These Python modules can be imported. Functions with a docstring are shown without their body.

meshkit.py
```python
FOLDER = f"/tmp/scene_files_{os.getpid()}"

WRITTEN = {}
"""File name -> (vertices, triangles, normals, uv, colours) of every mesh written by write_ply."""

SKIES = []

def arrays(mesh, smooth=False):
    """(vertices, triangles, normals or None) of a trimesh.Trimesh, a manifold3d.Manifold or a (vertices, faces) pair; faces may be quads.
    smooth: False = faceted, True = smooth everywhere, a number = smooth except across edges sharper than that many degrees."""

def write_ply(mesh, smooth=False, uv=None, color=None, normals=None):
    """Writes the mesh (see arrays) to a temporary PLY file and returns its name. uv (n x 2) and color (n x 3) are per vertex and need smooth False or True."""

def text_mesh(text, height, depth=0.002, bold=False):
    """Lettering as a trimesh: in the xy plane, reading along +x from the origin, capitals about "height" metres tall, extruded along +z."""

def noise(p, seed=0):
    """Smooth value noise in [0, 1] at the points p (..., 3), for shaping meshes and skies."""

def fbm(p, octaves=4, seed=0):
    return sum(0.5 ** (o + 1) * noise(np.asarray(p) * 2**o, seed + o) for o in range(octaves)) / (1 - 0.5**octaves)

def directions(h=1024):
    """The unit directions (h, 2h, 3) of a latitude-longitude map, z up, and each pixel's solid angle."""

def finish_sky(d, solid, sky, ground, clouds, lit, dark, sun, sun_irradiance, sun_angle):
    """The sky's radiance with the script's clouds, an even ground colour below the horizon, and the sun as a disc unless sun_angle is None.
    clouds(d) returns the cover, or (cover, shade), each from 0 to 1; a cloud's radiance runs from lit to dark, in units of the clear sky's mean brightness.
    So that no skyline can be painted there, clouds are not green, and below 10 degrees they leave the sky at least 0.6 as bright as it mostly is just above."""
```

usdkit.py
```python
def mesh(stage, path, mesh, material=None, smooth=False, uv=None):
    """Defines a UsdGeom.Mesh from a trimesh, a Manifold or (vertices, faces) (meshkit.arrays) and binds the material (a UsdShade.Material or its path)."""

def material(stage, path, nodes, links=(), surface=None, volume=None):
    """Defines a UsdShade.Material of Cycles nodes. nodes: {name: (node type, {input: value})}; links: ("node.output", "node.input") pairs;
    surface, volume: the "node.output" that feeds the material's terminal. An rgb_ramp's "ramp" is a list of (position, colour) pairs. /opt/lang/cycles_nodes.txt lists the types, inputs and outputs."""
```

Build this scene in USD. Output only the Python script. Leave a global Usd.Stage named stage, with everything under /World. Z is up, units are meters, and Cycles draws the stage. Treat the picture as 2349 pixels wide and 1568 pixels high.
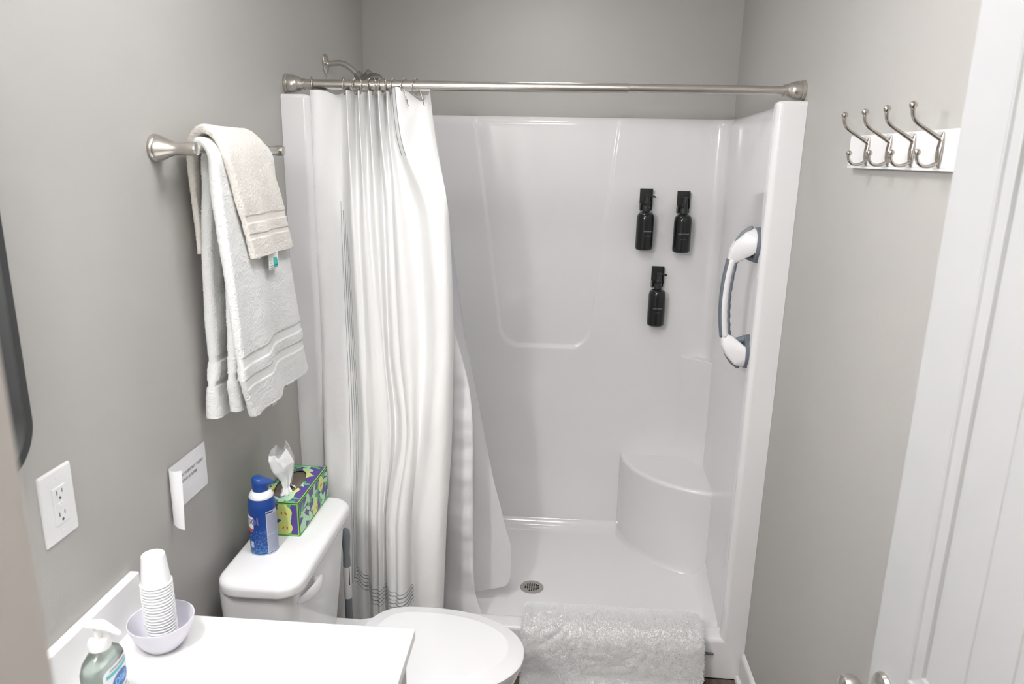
import math, random
import numpy as np, trimesh, manifold3d as m3
import usdkit, meshkit
from pxr import Usd, UsdGeom, UsdLux, Gf, Sdf, Vt
from scipy.interpolate import CubicSpline, PchipInterpolator
from shapely.geometry import Polygon, Point, box as sbox
from shapely import affinity

random.seed(3)
stage = Usd.Stage.CreateInMemory()
UsdGeom.SetStageUpAxis(stage, 'Z')
UsdGeom.SetStageMetersPerUnit(stage, 1.0)
UsdGeom.Xform.Define(stage, '/World')
PI = math.pi
W = 1.524            # room width
# ---------------------------------------------------------------- camera
CAM = np.array([.8479, -2.1896, 1.7462])
YAW, PITCH, ROLL, FPX = .0671, .2524, .0195, 1653.4
def cam_axes():
    f = np.array([-math.sin(YAW) * math.cos(PITCH), math.cos(YAW) * math.cos(PITCH), -math.sin(PITCH)])
    r = np.cross(f, [0, 0, 1]); r /= np.linalg.norm(r); u = np.cross(r, f)
    return r * math.cos(ROLL) + u * math.sin(ROLL), -r * math.sin(ROLL) + u * math.cos(ROLL), f
_r, _u, _f = cam_axes()
cam = UsdGeom.Camera.Define(stage, '/World/camera')
cam.AddTransformOp().Set(Gf.Matrix4d(*_r, 0, *_u, 0, *(-_f), 0, *CAM, 1))
cam.CreateHorizontalApertureAttr(36.0)
cam.CreateVerticalApertureAttr(36.0 * 1568 / 2349)
cam.CreateFocalLengthAttr(FPX / 2349 * 36.0)
cam.CreateFStopAttr(5.6)
cam.CreateFocusDistanceAttr(2.5)
cam.CreateClippingRangeAttr(Gf.Vec2f(0.02, 100))
cam.CreateExposureAttr(1.38)
# ---------------------------------------------------------------- light levels (lamps are built below)
VANITY = 76.0         # emission of the three globes over the mirror
HALL = 26.0            # emission of the hall ceiling lamp
CEIL = 9.5            # emission of the bathroom ceiling lamp
SHOWER = 10.0         # emission of the lamp over the shower
world = UsdLux.DomeLight.Define(stage, '/World/outside')
world.CreateIntensityAttr(0.05)

# ---------------------------------------------------------------- helpers
_names = {}
def numbered(parent, name):
    k = _names.get((parent, name), 0); _names[(parent, name)] = k + 1
    return name if k == 0 else f'{name}_{k:03d}'
def pathof(parent):
    return '/World' if parent is None else str(parent.GetPath())
def tag(p, label=None, cat=None, group=None, kind=None):
    for k, v in (('label', label), ('category', cat), ('group', group), ('kind', kind)):
        if v: p.SetCustomDataByKey(k, v)
    return p
def thing(name, label, cat, loc=(0, 0, 0), rotz=0.0, group=None, kind=None):
    x = UsdGeom.Xform.Define(stage, '/World/' + numbered('/World', name))
    x.AddTranslateOp().Set(Gf.Vec3d(*map(float, loc)))
    if rotz: x.AddRotateZOp().Set(math.degrees(rotz))
    return tag(x.GetPrim(), label, cat, group, kind)
def obj(name, mesh, mat, parent=None, label=None, cat=None, group=None, kind=None, smooth=30, uv=None):
    pp = pathof(parent)
    m = usdkit.mesh(stage, f'{pp}/{numbered(pp, name)}', mesh, M[mat] if isinstance(mat, str) else mat, smooth=smooth, uv=uv)
    return tag(m.GetPrim(), label, cat, group, kind)
def dup(root, loc, rotz=0.0, label=None, group=None):
    was = root.GetCustomData()
    n = root.GetName()
    x = UsdGeom.Xform.Define(stage, '/World/' + numbered('/World', n))
    p = x.GetPrim()
    p.GetReferences().AddInternalReference(root.GetPath())
    x.ClearXformOpOrder()
    x.MakeMatrixXform().Set(Gf.Matrix4d().SetRotate(Gf.Rotation(Gf.Vec3d(0, 0, 1), math.degrees(rotz))) * Gf.Matrix4d().SetTranslate(Gf.Vec3d(*map(float, loc))))
    p.SetInstanceable(True)
    return tag(p, label or was['label'], was['category'], group or was.get('group'))
def tm(v, f): return trimesh.Trimesh(np.asarray(v, float), np.asarray(f, int), process=False)
def cat(*ms): return trimesh.util.concatenate([m for m in ms])
def move(m, d): m = m.copy(); m.apply_translation(d); return m
def rot(m, ang, axis, about=(0, 0, 0)):
    m = m.copy(); m.apply_transform(trimesh.transformations.rotation_matrix(ang, axis, about)); return m
def frame(m, o, ex, ey, ez):
    T = np.eye(4); T[:3, 0], T[:3, 1], T[:3, 2], T[:3, 3] = ex, ey, ez, o
    m = m.copy(); m.apply_transform(T); return m
def bx(x0, x1, y0, y1, z0, z1):
    return trimesh.creation.box(bounds=[[x0, y0, z0], [x1, y1, z1]])
def rbx(x0, x1, y0, y1, z0, z1, r=.004, n=12):
    r = min(r, .49 * min(x1 - x0, y1 - y0, z1 - z0))
    s = m3.Manifold.sphere(r, n)
    h = m3.Manifold.batch_hull([s.translate([x, y, z]) for x in (x0 + r, x1 - r) for y in (y0 + r, y1 - r) for z in (z0 + r, z1 - r)])
    k = h.to_mesh(); return tm(k.vert_properties[:, :3], k.tri_verts)
def quadgrid(nu, nv, wrapv=False, wrapu=False, flip=False):
    iu = np.arange(nu if wrapu else nu - 1); iv = np.arange(nv if wrapv else nv - 1)
    a, b = np.meshgrid(iu, iv, indexing='ij'); a1, b1 = (a + 1) % nu, (b + 1) % nv
    q = np.stack([a * nv + b, a1 * nv + b, a1 * nv + b1, a * nv + b1], -1).reshape(-1, 4)
    if flip: q = q[:, ::-1]
    return np.vstack([q[:, [0, 1, 2]], q[:, [0, 2, 3]]])
def sheet(P, flip=False):
    P = np.asarray(P, float); nu, nv = P.shape[:2]
    return tm(P.reshape(-1, 3), quadgrid(nu, nv, flip=flip))
def rings(R, cap0=True, cap1=True, flip=False):
    """closed rings stacked: R (nu, n, 3)"""
    R = np.asarray(R, float); nu, n = R.shape[:2]
    v = R.reshape(-1, 3); f = quadgrid(nu, n, wrapv=True, flip=flip)
    ex = []
    if cap0: v = np.vstack([v, R[0].mean(0)]); k = len(v) - 1; i = np.arange(n); ex.append(np.stack([np.full(n, k), i, (i + 1) % n], 1) if not flip else np.stack([np.full(n, k), (i + 1) % n, i], 1))
    if cap1: v = np.vstack([v, R[-1].mean(0)]); k = len(v) - 1; i = np.arange(n) + (nu - 1) * n; j = (np.arange(n) + 1) % n + (nu - 1) * n; ex.append(np.stack([np.full(n, k), j, i], 1) if not flip else np.stack([np.full(n, k), i, j], 1))
    m = tm(v, np.vstack([f] + ex))
    if m.volume < 0: m.invert()
    return m
def lathe(prof, n=40, axis='z', o=(0, 0, 0)):
    """profile [(r, h)] turned about an axis"""
    p = np.asarray(prof, float); a = np.arange(n) * 2 * PI / n
    R = np.stack([p[:, 0:1] * np.cos(a), p[:, 0:1] * np.sin(a), np.repeat(p[:, 1:2], n, 1)], -1)
    if axis == 'x': R = R[..., [2, 0, 1]]
    if axis == 'y': R = R[..., [1, 2, 0]]
    return move(rings(R), o)
def smoothpath(pts, n=60):
    pts = np.asarray(pts, float); d = np.r_[0, np.cumsum(np.linalg.norm(np.diff(pts, axis=0), axis=1))]
    return CubicSpline(d, pts)(np.linspace(0, d[-1], n))
def tube(path, r, n=14, flat=None):
    """swept tube with per-point radius; flat=(scale along side, scale along up)"""
    p = np.asarray(path, float); r = np.broadcast_to(np.asarray(r, float), (len(p),))
    t = np.gradient(p, axis=0); t /= np.linalg.norm(t, axis=1, keepdims=True) + 1e-12
    a = np.cross(t[0], [0, 0, 1.]); a = a if np.linalg.norm(a) > .1 else np.cross(t[0], [1., 0, 0])
    A = []
    for k in range(len(p)):
        a = a - t[k] * (a @ t[k]); a /= np.linalg.norm(a); A.append(a)
    A = np.array(A); B = np.cross(t, A); th = np.arange(n) * 2 * PI / n
    sa, sb = flat or (1, 1)
    R = p[:, None] + r[:, None, None] * (sa * np.cos(th)[None, :, None] * A[:, None] + sb * np.sin(th)[None, :, None] * B[:, None])
    return rings(R)
def endround(path, r, k=5):
    """adds hemispherical ends to a tube path: returns path, radii"""
    p = np.asarray(path, float); r = np.broadcast_to(np.asarray(r, float), (len(p),)).copy()
    a = np.linspace(0, PI / 2, k)[1:]
    t0 = (p[0] - p[1]) / np.linalg.norm(p[0] - p[1]); t1 = (p[-1] - p[-2]) / np.linalg.norm(p[-1] - p[-2])
    P = [p[0] + t0 * r[0] * math.sin(x) for x in a[::-1]] + list(p) + [p[-1] + t1 * r[-1] * math.sin(x) for x in a]
    R = [max(r[0] * math.cos(x), 1e-4) for x in a[::-1]] + list(r) + [max(r[-1] * math.cos(x), 1e-4) for x in a]
    return np.array(P), np.array(R)
def ball(o, r, k=2): return move(trimesh.creation.icosphere(k, r), o)
def rrect(hx, hy, r, n=10, cx=0, cy=0):
    out = []
    for sx, sy, a0 in ((1, 1, 0), (-1, 1, PI / 2), (-1, -1, PI), (1, -1, 3 * PI / 2)):
        for k in range(n):
            a = a0 + PI / 2 * k / (n - 1)
            out.append((cx + sx * (hx - r) + r * math.cos(a), cy + sy * (hy - r) + r * math.sin(a)))
    return np.array(out)
def loft(levels):
    """levels [(ring n x 2, z)]"""
    return rings([np.c_[q, np.full(len(q), z)] for q, z in levels])
def shell(P, th):
    """a sheet with thickness: P (nu, nv, 3) -> closed thin solid"""
    P = np.asarray(P, float); nu, nv = P.shape[:2]
    du, dv = np.gradient(P, axis=0), np.gradient(P, axis=1); N = np.cross(du, dv); N /= np.linalg.norm(N, axis=-1, keepdims=True) + 1e-12
    A, B = P + N * th / 2, P - N * th / 2
    R = np.concatenate([A, B[:, ::-1]], 1)
    return R
def noise3(p, s, seed=0): return meshkit.fbm(np.asarray(p) * s, 3, seed) - .5
def extr(poly, h, z=0):
    geoms = getattr(poly, 'geoms', [poly])
    ms = [trimesh.creation.extrude_polygon(g, h, engine='earcut') for g in geoms if not g.is_empty and g.area > 1e-10]
    return move(cat(*ms), (0, 0, z))
def text(s, h, depth=.0003, bold=False, center=True):
    m = meshkit.text_mesh(s, h, depth, bold)
    if center: m.apply_translation([-(m.bounds[0, 0] + m.bounds[1, 0]) / 2, -(m.bounds[0, 1] + m.bounds[1, 1]) / 2, 0])
    return m
def wrapz(m, R, th0, o):
    """bends a flat mesh (x along, y up, z out) round a vertical cylinder, centred on the direction th0"""
    m = m.subdivide_to_size(.004) if len(m.faces) < 4000 else m.copy()
    v = m.vertices; a = th0 + v[:, 0] / R
    return tm(np.c_[o[0] + (R + v[:, 2]) * np.cos(a), o[1] + (R + v[:, 2]) * np.sin(a), o[2] + v[:, 1]], m.faces)

# ---------------------------------------------------------------- materials
M = {}
def pm(name, base, rough=.5, metal=0, bump=None, var=None, **kw):
    nodes = {'p': ('principled_bsdf', {'base_color': base, 'roughness': rough, 'metallic': metal, **kw})}
    links = []
    if bump or var:
        nodes['tc'] = ('texture_coordinate', {})
    if bump:
        sc, st, dist = bump[:3]
        nodes['n'] = ('noise_texture', {'scale': sc, 'detail': bump[3] if len(bump) > 3 else 3.0}); nodes['b'] = ('bump', {'strength': st, 'distance': dist})
        links += [('tc.object', 'n.vector'), ('n.fac', 'b.height'), ('b.normal', 'p.normal')]
    if var:
        nodes['vn'] = ('noise_texture', {'scale': var[0], 'detail': 3.0}); nodes['vr'] = ('rgb_ramp', {'ramp': [(.3, base), (.7, var[1])]})
        links += [('tc.object', 'vn.vector'), ('vn.fac', 'vr.fac'), ('vr.color', 'p.base_color')]
    M[name] = usdkit.material(stage, f'/World/Looks/{name}', nodes, links, surface='p.BSDF')
    return M[name]
pm('wall_paint', (.43, .42, .40), .55, bump=(260, .25, .001))
pm('jamb_paint', (.66, .63, .59), .5)
pm('ceiling_paint', (.86, .86, .85), .8)
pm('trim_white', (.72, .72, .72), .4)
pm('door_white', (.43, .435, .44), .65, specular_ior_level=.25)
pm('acrylic', (.80, .795, .80), .09)
pm('porcelain', (.82, .82, .83), .10)
pm('seat_plastic', (.82, .82, .84), .22)
pm('counter', (.84, .84, .84), .25)
pm('cabinet', (.55, .54, .52), .4)
pm('nickel', (.60, .57, .53), .26, 1, anisotropic=.0)
pm('nickel_hook', (.52, .48, .44), .16, 1)
pm('nickel_dark', (.36, .35, .33), .3, 1)
pm('nozzle', (.12, .12, .12), .5)
pm('mirror_glass', (.9, .9, .9), .01, 1)
pm('black_frame', (.03, .032, .032), .35)
pm('plate_white', (.78, .79, .79), .3)
pm('slot_dark', (.05, .05, .05), .6)
pm('paper', (.80, .80, .82), .8)
pm('ink', (.16, .16, .17), .8)
pm('terry_white', (.80, .81, .80), .9, bump=(800, .8, .002), sheen_weight=.2)
pm('terry_cream', (.78, .745, .69), .9, bump=(800, .8, .002), sheen_weight=.2)
pm('woven_white', (.74, .75, .74), .85)
pm('woven_cream', (.76, .72, .67), .85)
pm('tag_white', (.78, .8, .78), .6)
pm('tag_teal', (.04, .48, .42), .6)
pm('plush', (.97, .97, .97), .95)
pm('liner', (.80, .80, .80), .32)
pm('bottle_black', (.012, .013, .014), .16)
pm('pump_black', (.022, .024, .025), .35)
pm('print_grey', (.33, .34, .34), .5)
pm('print_line', (.10, .105, .105), .5)
pm('grab_white', (.80, .79, .80), .25)
pm('grab_grey', (.15, .17, .20), .45)
pm('grab_button', (.21, .23, .24), .6)
pm('rubber_grey', (.12, .13, .14), .5)
pm('brush_grey', (.19, .205, .22), .45)
pm('brush_white', (.72, .72, .72), .4)
pm('cup_white', (.83, .84, .86), .4)
pm('bowl_lilac', (.74, .73, .80), .3)
pm('pump_white', (.83, .83, .82), .3)
pm('label_white', (.76, .78, .80), .45)
pm('label_teal', (.10, .46, .47), .45)
pm('label_blue', (.025, .115, .40), .4)
pm('label_lightblue', (.22, .47, .76), .4)
pm('label_green', (.32, .55, .16), .45)
pm('label_purple', (.17, .14, .27), .5)
pm('can_white', (.80, .82, .84), .25)
pm('can_cap', (.012, .06, .27), .35)
pm('can_tin', (.55, .62, .70), .25, .6)
pm('can_label', (.48, .52, .62), .4)
pm('can_text', (.20, .22, .36), .5)
pm('can_navy', (.03, .03, .17), .4)
pm('can_red', (.60, .06, .04), .4)
pm('box_green', (.22, .56, .12), .5)
pm('box_purple', (.10, .055, .27), .5)
pm('box_pear', (.66, .72, .22), .5)
pm('box_leaf', (.10, .42, .17), .5)
pm('box_mint', (.45, .72, .47), .5)
pm('box_seed', (.50, .12, .02), .5)
pm('box_dark', (.17, .14, .11), .8)
pm('tissue', (.82, .82, .82), .9)
pm('drain_steel', (.46, .43, .41), .38, .7)
pm('hole_black', (.015, .015, .015), .8)
pm('can_blue', (.012, .055, .26), .22)
pm('can_bubble', (.055, .19, .44), .25)
M['plastic_clear'] = usdkit.material(stage, '/World/Looks/plastic_clear', {'t': ('transparent_bsdf', {'color': (.93, .95, .94)}), 'g': ('glossy_bsdf', {'color': (1, 1, 1), 'roughness': .06}), 'f': ('fresnel', {'IOR': 1.32}), 'm': ('mix_closure', {})},
    [('f.fac', 'm.fac'), ('t.BSDF', 'm.closure1'), ('g.BSDF', 'm.closure2')], surface='m.closure')
M['soap_liquid'] = usdkit.material(stage, '/World/Looks/soap_liquid', {'t': ('transparent_bsdf', {'color': (.86, .91, .88)}), 'd': ('principled_bsdf', {'base_color': (.78, .82, .80), 'roughness': .35}), 'm': ('mix_closure', {'fac': .40})},
    [('t.BSDF', 'm.closure1'), ('d.BSDF', 'm.closure2')], surface='m.closure')
def cloth(name, base, trans, stripes=False, bumpy=None):
    nodes = {'d': ('principled_bsdf', {'base_color': base, 'roughness': .85, 'sheen_weight': .2}), 't': ('translucent_bsdf', {'color': base}), 'm': ('mix_closure', {'fac': trans})}
    links = [('d.BSDF', 'm.closure1'), ('t.BSDF', 'm.closure2')]
    if bumpy:
        nodes.update({'tc': ('texture_coordinate', {}), 'w1': ('wave_texture', {'wave_type': 'bands', 'bands_direction': 'diagonal', 'scale': bumpy, 'distortion': .6}),
                      'b': ('bump', {'strength': .25, 'distance': .001})})
        links += [('tc.UV', 'w1.vector'), ('w1.fac', 'b.height'), ('b.normal', 'd.normal')]
    M[name] = usdkit.material(stage, f'/World/Looks/{name}', nodes, links, surface='m.closure')
cloth('curtain_cloth', (.93, .93, .92), .06, bumpy=150.0)
pm('stripe_grey', (.33, .35, .36), .8)
def emit(name, col, s):
    M[name] = usdkit.material(stage, f'/World/Looks/{name}', {'e': ('emission', {'color': col, 'strength': s})}, surface='e.emission')
emit('globe', (1.0, .985, .985), VANITY)
emit('hall_globe', (1.0, .93, .86), HALL)
emit('ceiling_globe', (.99, .985, 1.0), CEIL)
emit('shower_globe', (1.0, .985, .97), SHOWER)
M['floor_wood'] = usdkit.material(stage, '/World/Looks/floor_wood', {
    'tc': ('texture_coordinate', {}), 'mp': ('mapping', {'scale': (22, 2.2, 5)}), 'n': ('noise_texture', {'scale': 3.0, 'detail': 5.0, 'distortion': .6}),
    'o': ('object_info', {}), 'r': ('rgb_ramp', {'ramp': [(.3, (.075, .052, .038)), (.7, (.15, .11, .082))]}), 'p': ('principled_bsdf', {'roughness': .42})},
    [('tc.object', 'mp.vector'), ('mp.vector', 'n.vector'), ('n.fac', 'r.fac'), ('r.color', 'p.base_color')], surface='p.BSDF')
STR = dict(kind='structure')

# ================================================================ the room
NEAR0, NEAR1 = -2.0, -1.88           # the doorway wall
HALLY = -3.3
obj('wall_left', bx(-.10, 0, NEAR0, 1.03, 0, 2.44), 'wall_paint', **STR)
obj('wall_right', bx(W, W + .10, NEAR0, 1.03, 0, 2.44), 'wall_paint', **STR)
obj('wall_back', bx(0, W, .925, 1.03, 0, 2.44), 'wall_paint', **STR)
obj('wall_near', cat(bx(0, .575, NEAR0, NEAR1, 0, 2.44), bx(1.43, W, NEAR0, NEAR1, 0, 2.44), bx(.575, 1.43, NEAR0, NEAR1, 2.06, 2.44)), 'wall_paint', **STR)
obj('wall_hall', cat(bx(-.7, 2.4, HALLY - .1, HALLY, 0, 2.44), bx(-.8, -.7, HALLY - .1, NEAR0, 0, 2.44), bx(2.4, 2.5, HALLY - .1, NEAR0, 0, 2.44),
                     bx(-.7, -.1, NEAR0 - .001, NEAR0 + .1, 0, 2.44), bx(W + .1, 2.4, NEAR0 - .001, NEAR0 + .1, 0, 2.44)), 'wall_paint', **STR)
obj('ceiling', bx(-.8, 2.5, HALLY - .1, 1.03, 2.44, 2.54), 'ceiling_paint', **STR)
fl = UsdGeom.Xform.Define(stage, '/World/floor').GetPrim(); tag(fl, kind='structure')
obj('subfloor', bx(-.8, 2.5, HALLY, 1.03, -.06, -.008), 'slot_dark', fl)
for i in range(18):
    y0 = HALLY + i * .183; off = (i * .37) % 1.2
    xs = [-.8] + [x for x in np.arange(-.8 + off, 2.5, 1.22) if -.6 < x < 2.4] + [2.5]
    for a, b in zip(xs[:-1], xs[1:]):
        obj('plank', rbx(a + .0006, b - .0006, y0 + .0006, min(y0 + .183, .0) - .0006, -.010, 0, .0015, 8) if y0 < -.02 else bx(a, b, y0, y0 + .1, -.01, -.005), 'floor_wood', fl)
# jamb and trim
obj('trim_1', cat(rbx(.575, .587, NEAR0 - .005, NEAR1, 0, 2.06, .003)), 'jamb_paint', **STR)
bb = [(W, 0), (W - .013, 0), (W - .013, .088), (W - .009, .098), (W - .004, .102), (W, .104)]
def xprof(prof, y0, y1):
    p = np.array(prof); return rings([np.c_[p[:, 0], np.full(len(p), y), p[:, 1]] for y in (y0, y1)])
br = tag(UsdGeom.Xform.Define(stage, '/World/baseboard_right').GetPrim(), kind='structure')
obj('board', xprof(bb, NEAR1, -.001), 'trim_white', br, smooth=40)
obj('shoe_moulding', xprof([(W - .013, 0), (W - .026, 0), (W - .0255, .008), (W - .022, .014), (W - .013, .017)], NEAR1, -.001), 'trim_white', br, smooth=40)
bl = tag(UsdGeom.Xform.Define(stage, '/World/baseboard_left').GetPrim(), kind='structure')
obj('board', xprof([(W - x, z) for x, z in bb], -.93, -.001), 'trim_white', bl, smooth=40)

# door, open along the right wall
DE, DH = np.array([1.392, -1.105]), np.array([1.40, -1.872])
dd = (DH - DE) / np.linalg.norm(DH - DE); dn = np.array([dd[1], -dd[0]])     # dd: edge -> hinge, dn: towards the room's middle
if dn[0] > 0: dn = -dn
DL = float(np.linalg.norm(DH - DE))
door = thing('door_1', None, None, kind='structure')
def onDoor(m): return frame(m, (DE[0], DE[1], 0), (dd[0], dd[1], 0), (0, 0, 1), (dn[0], dn[1], 0))   # x: from the free edge to the hinge, y: up, z: out of the face
ST, TH, PR = .11, .035, .010
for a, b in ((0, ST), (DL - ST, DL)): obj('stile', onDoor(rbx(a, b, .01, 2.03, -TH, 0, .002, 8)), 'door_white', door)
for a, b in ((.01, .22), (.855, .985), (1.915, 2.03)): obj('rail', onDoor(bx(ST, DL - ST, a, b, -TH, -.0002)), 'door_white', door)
def bevel_ring(x0, x1, y0, y1, w):
    o = np.array([(x0, y0), (x1, y0), (x1, y1), (x0, y1)]); i = np.array([(x0 + w, y0 + w), (x1 - w, y0 + w), (x1 - w, y1 - w), (x0 + w, y1 - w)])
    lev = [(o, -.0005), (o + (i - o) * .12, -.0005), (o + (i - o) * .2, -.004), (o + (i - o) * .75, -.0075), (o + (i - o) * .8, -.0045), (o + (i - o) * .95, -.005), (i, -PR)]
    P = np.array([np.c_[q, np.full(4, z)] for q, z in lev]); nu = len(lev)
    m = tm(P.reshape(-1, 3), quadgrid(nu, 4, wrapv=True)); m.fix_normals(); return m
for y0, y1 in ((.22, .855), (.985, 1.915)):
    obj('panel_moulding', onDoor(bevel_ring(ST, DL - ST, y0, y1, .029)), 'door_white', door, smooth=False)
    x = ST + .029 - .002
    edges = [x] + [ST + .115 + .083 * k for k in range(5)] + [DL - ST - .027]
    for a, b in zip(edges[:-1], edges[1:]):
        if b - a < .01: continue
        c = .0022
        pl = [(a, -PR - .014), (b, -PR - .014), (b, -PR - c), (b - c, -PR), (a + c, -PR), (a, -PR - c)]
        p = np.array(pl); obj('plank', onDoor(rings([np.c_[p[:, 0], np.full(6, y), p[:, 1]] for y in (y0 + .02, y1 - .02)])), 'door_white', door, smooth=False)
kx, kz = .058, .918
kn = obj('door_knob', onDoor(cat(move(lathe([(0, 0), (.033, 0), (.0335, .003), (.031, .008), (.024, .0115), (.015, .013), (.0125, .016), (.012, .03), (.016, .036), (.024, .044), (.0275, .052), (.0275, .058), (.024, .066), (.015, .071), (0, .0725)], 48), (kx, kz, 0)))), 'nickel', door, label='brushed nickel door knob')
obj('latch_plate', onDoor(bx(-.0008, .0005, kz - .028, kz + .028, -.030, -.006)), 'nickel', door)

# ================================================================ shower stall
stall = thing('shower_stall', 'glossy white one-piece shower stall with a corner seat, set between the grey walls', 'shower')
YB0 = .85
def yb(z): return YB0 + .015 * z
ZT = 1.905
# plan path of the three inner walls, left front -> right front
def plan(z, n_side=26, n_f=10, n_back=300):
    y1 = yb(z); rf = .065
    L0, L1 = np.array([.0645, .124]), np.array([.030, y1]); R0, R1 = np.array([W - .0645, .124]), np.array([W - .028, y1])
    def fil(c, a, b):
        ua = (a - c) / np.linalg.norm(a - c); ub = (b - c) / np.linalg.norm(b - c)
        s = np.linspace(0, 1, n_f)[:, None]; p, q = c + ua * rf, c + ub * rf
        return (1 - s) ** 2 * p + 2 * s * (1 - s) * c + s ** 2 * q
    fL, fR = fil(L1, L0, R1), fil(R1, L1, R0)
    lin = lambda a, b, n: a + (b - a) * np.linspace(0, 1, n)[:, None]
    stepL = np.array([(.0835, .029), (.078, .031), (.071, .036), (.067, .044), (.066, .055), (.0655, .100), (.0650, .118)]); stepR = stepL[::-1] * [-1, 1] + [W, 0]
    return np.vstack([stepL, lin(L0, fL[0], n_side)[:-1], fL, lin(fL[-1], fR[0], n_back)[1:-1], fR, lin(fR[-1], R0, n_side)[1:], stepR])
zs = np.r_[np.linspace(.06, 1.86, 181), 1.868, 1.874]
P = np.array([np.c_[plan(z), np.full(len(plan(z)), z)] for z in zs])
# the recessed U-shaped field on the back wall
X, Z = P[..., 0], P[..., 2]
t = np.clip((Z - .945) / .955, 0, 1)
xl, xr = .606 - .134 * t, .966 + .094 * t
cz = .945
def usd_(x, z):     # signed distance to the U (positive inside), rounded lower corners
    xl_, xr_ = .600 - .130 * np.clip((z - .945) / .955, 0, 1), .972 + .090 * np.clip((z - .945) / .955, 0, 1)
    c, h = (xl_ + xr_) / 2, (xr_ - xl_) / 2; r = .075
    dx = np.abs(x - c) - (h - r); dz = -(z - cz - r)
    return -(np.hypot(np.maximum(dx, 0), np.maximum(dz, 0)) + np.minimum(np.maximum(dx, dz), 0) - r)
sd = usd_(X, Z)
back = (P[..., 1] > .75) & (X > .2) & (X < 1.3)
w = np.clip((sd + .0045) / .009, 0, 1); w = w * w * (3 - 2 * w)
P[..., 1] += np.where(back, .0055 * w, 0)
# rolled top edge going back to the wall
top = P[-1].copy(); cen = np.array([W / 2, .30])
d = np.gradient(top[:, :2], axis=0); nrm = np.c_[d[:, 1], -d[:, 0]]; nrm /= np.linalg.norm(nrm, axis=1, keepdims=True)
nrm *= np.sign(((top[:, :2] - cen) * nrm).sum(1, keepdims=True))
rows = []
for a in np.linspace(0, PI / 2, 7)[1:]:
    r_ = .031; q = top.copy(); q[:, :2] += nrm * r_ * (1 - math.cos(a)); q[:, 2] += r_ * math.sin(a); rows.append(q)
q = rows[-1].copy(); q[:, 1] = np.minimum(q[:, 1] + np.where(nrm[:, 1] > .5, .03, 0), .924); q[:, 0] = np.clip(q[:, 0] + np.where(np.abs(nrm[:, 0]) > .5, np.sign(nrm[:, 0]) * .06, 0), .001, W - .001); rows.append(q)
P = np.concatenate([P, np.array(rows)], 0)
sur = sheet(P)
obj('surround_panel', sur, 'acrylic', stall, smooth=True)
# front posts
def post(side):
    def ring(ins, zz):
        x1 = .083 - ins; r = .018
        pts = [(0.0005, 0.0 + ins * .6)]
        for k in range(9):
            a = -PI / 2 + PI / 2 * k / 8; pts.append((x1 - r + r * math.cos(a), ins * .6 + r + r * math.sin(a)))
        pts += [(x1, .036), (0.0005, .036)]
        p = np.array(pts); 
        if side: p[:, 0] = W - p[:, 0]
        return np.c_[p, np.full(len(p), zz)]
    h = 1.912; lev = [(0, 0), (0, .4), (0, 1.2), (0, h - .012)] + [(.012 * (1 - math.cos(a)), h - .012 + .012 * math.sin(a)) for a in np.linspace(0, PI / 2, 6)[1:]]
    return rings([ring(*l) for l in lev])
for s in (0, 1): obj('column', post(s), 'acrylic', stall, smooth=50)
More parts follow.
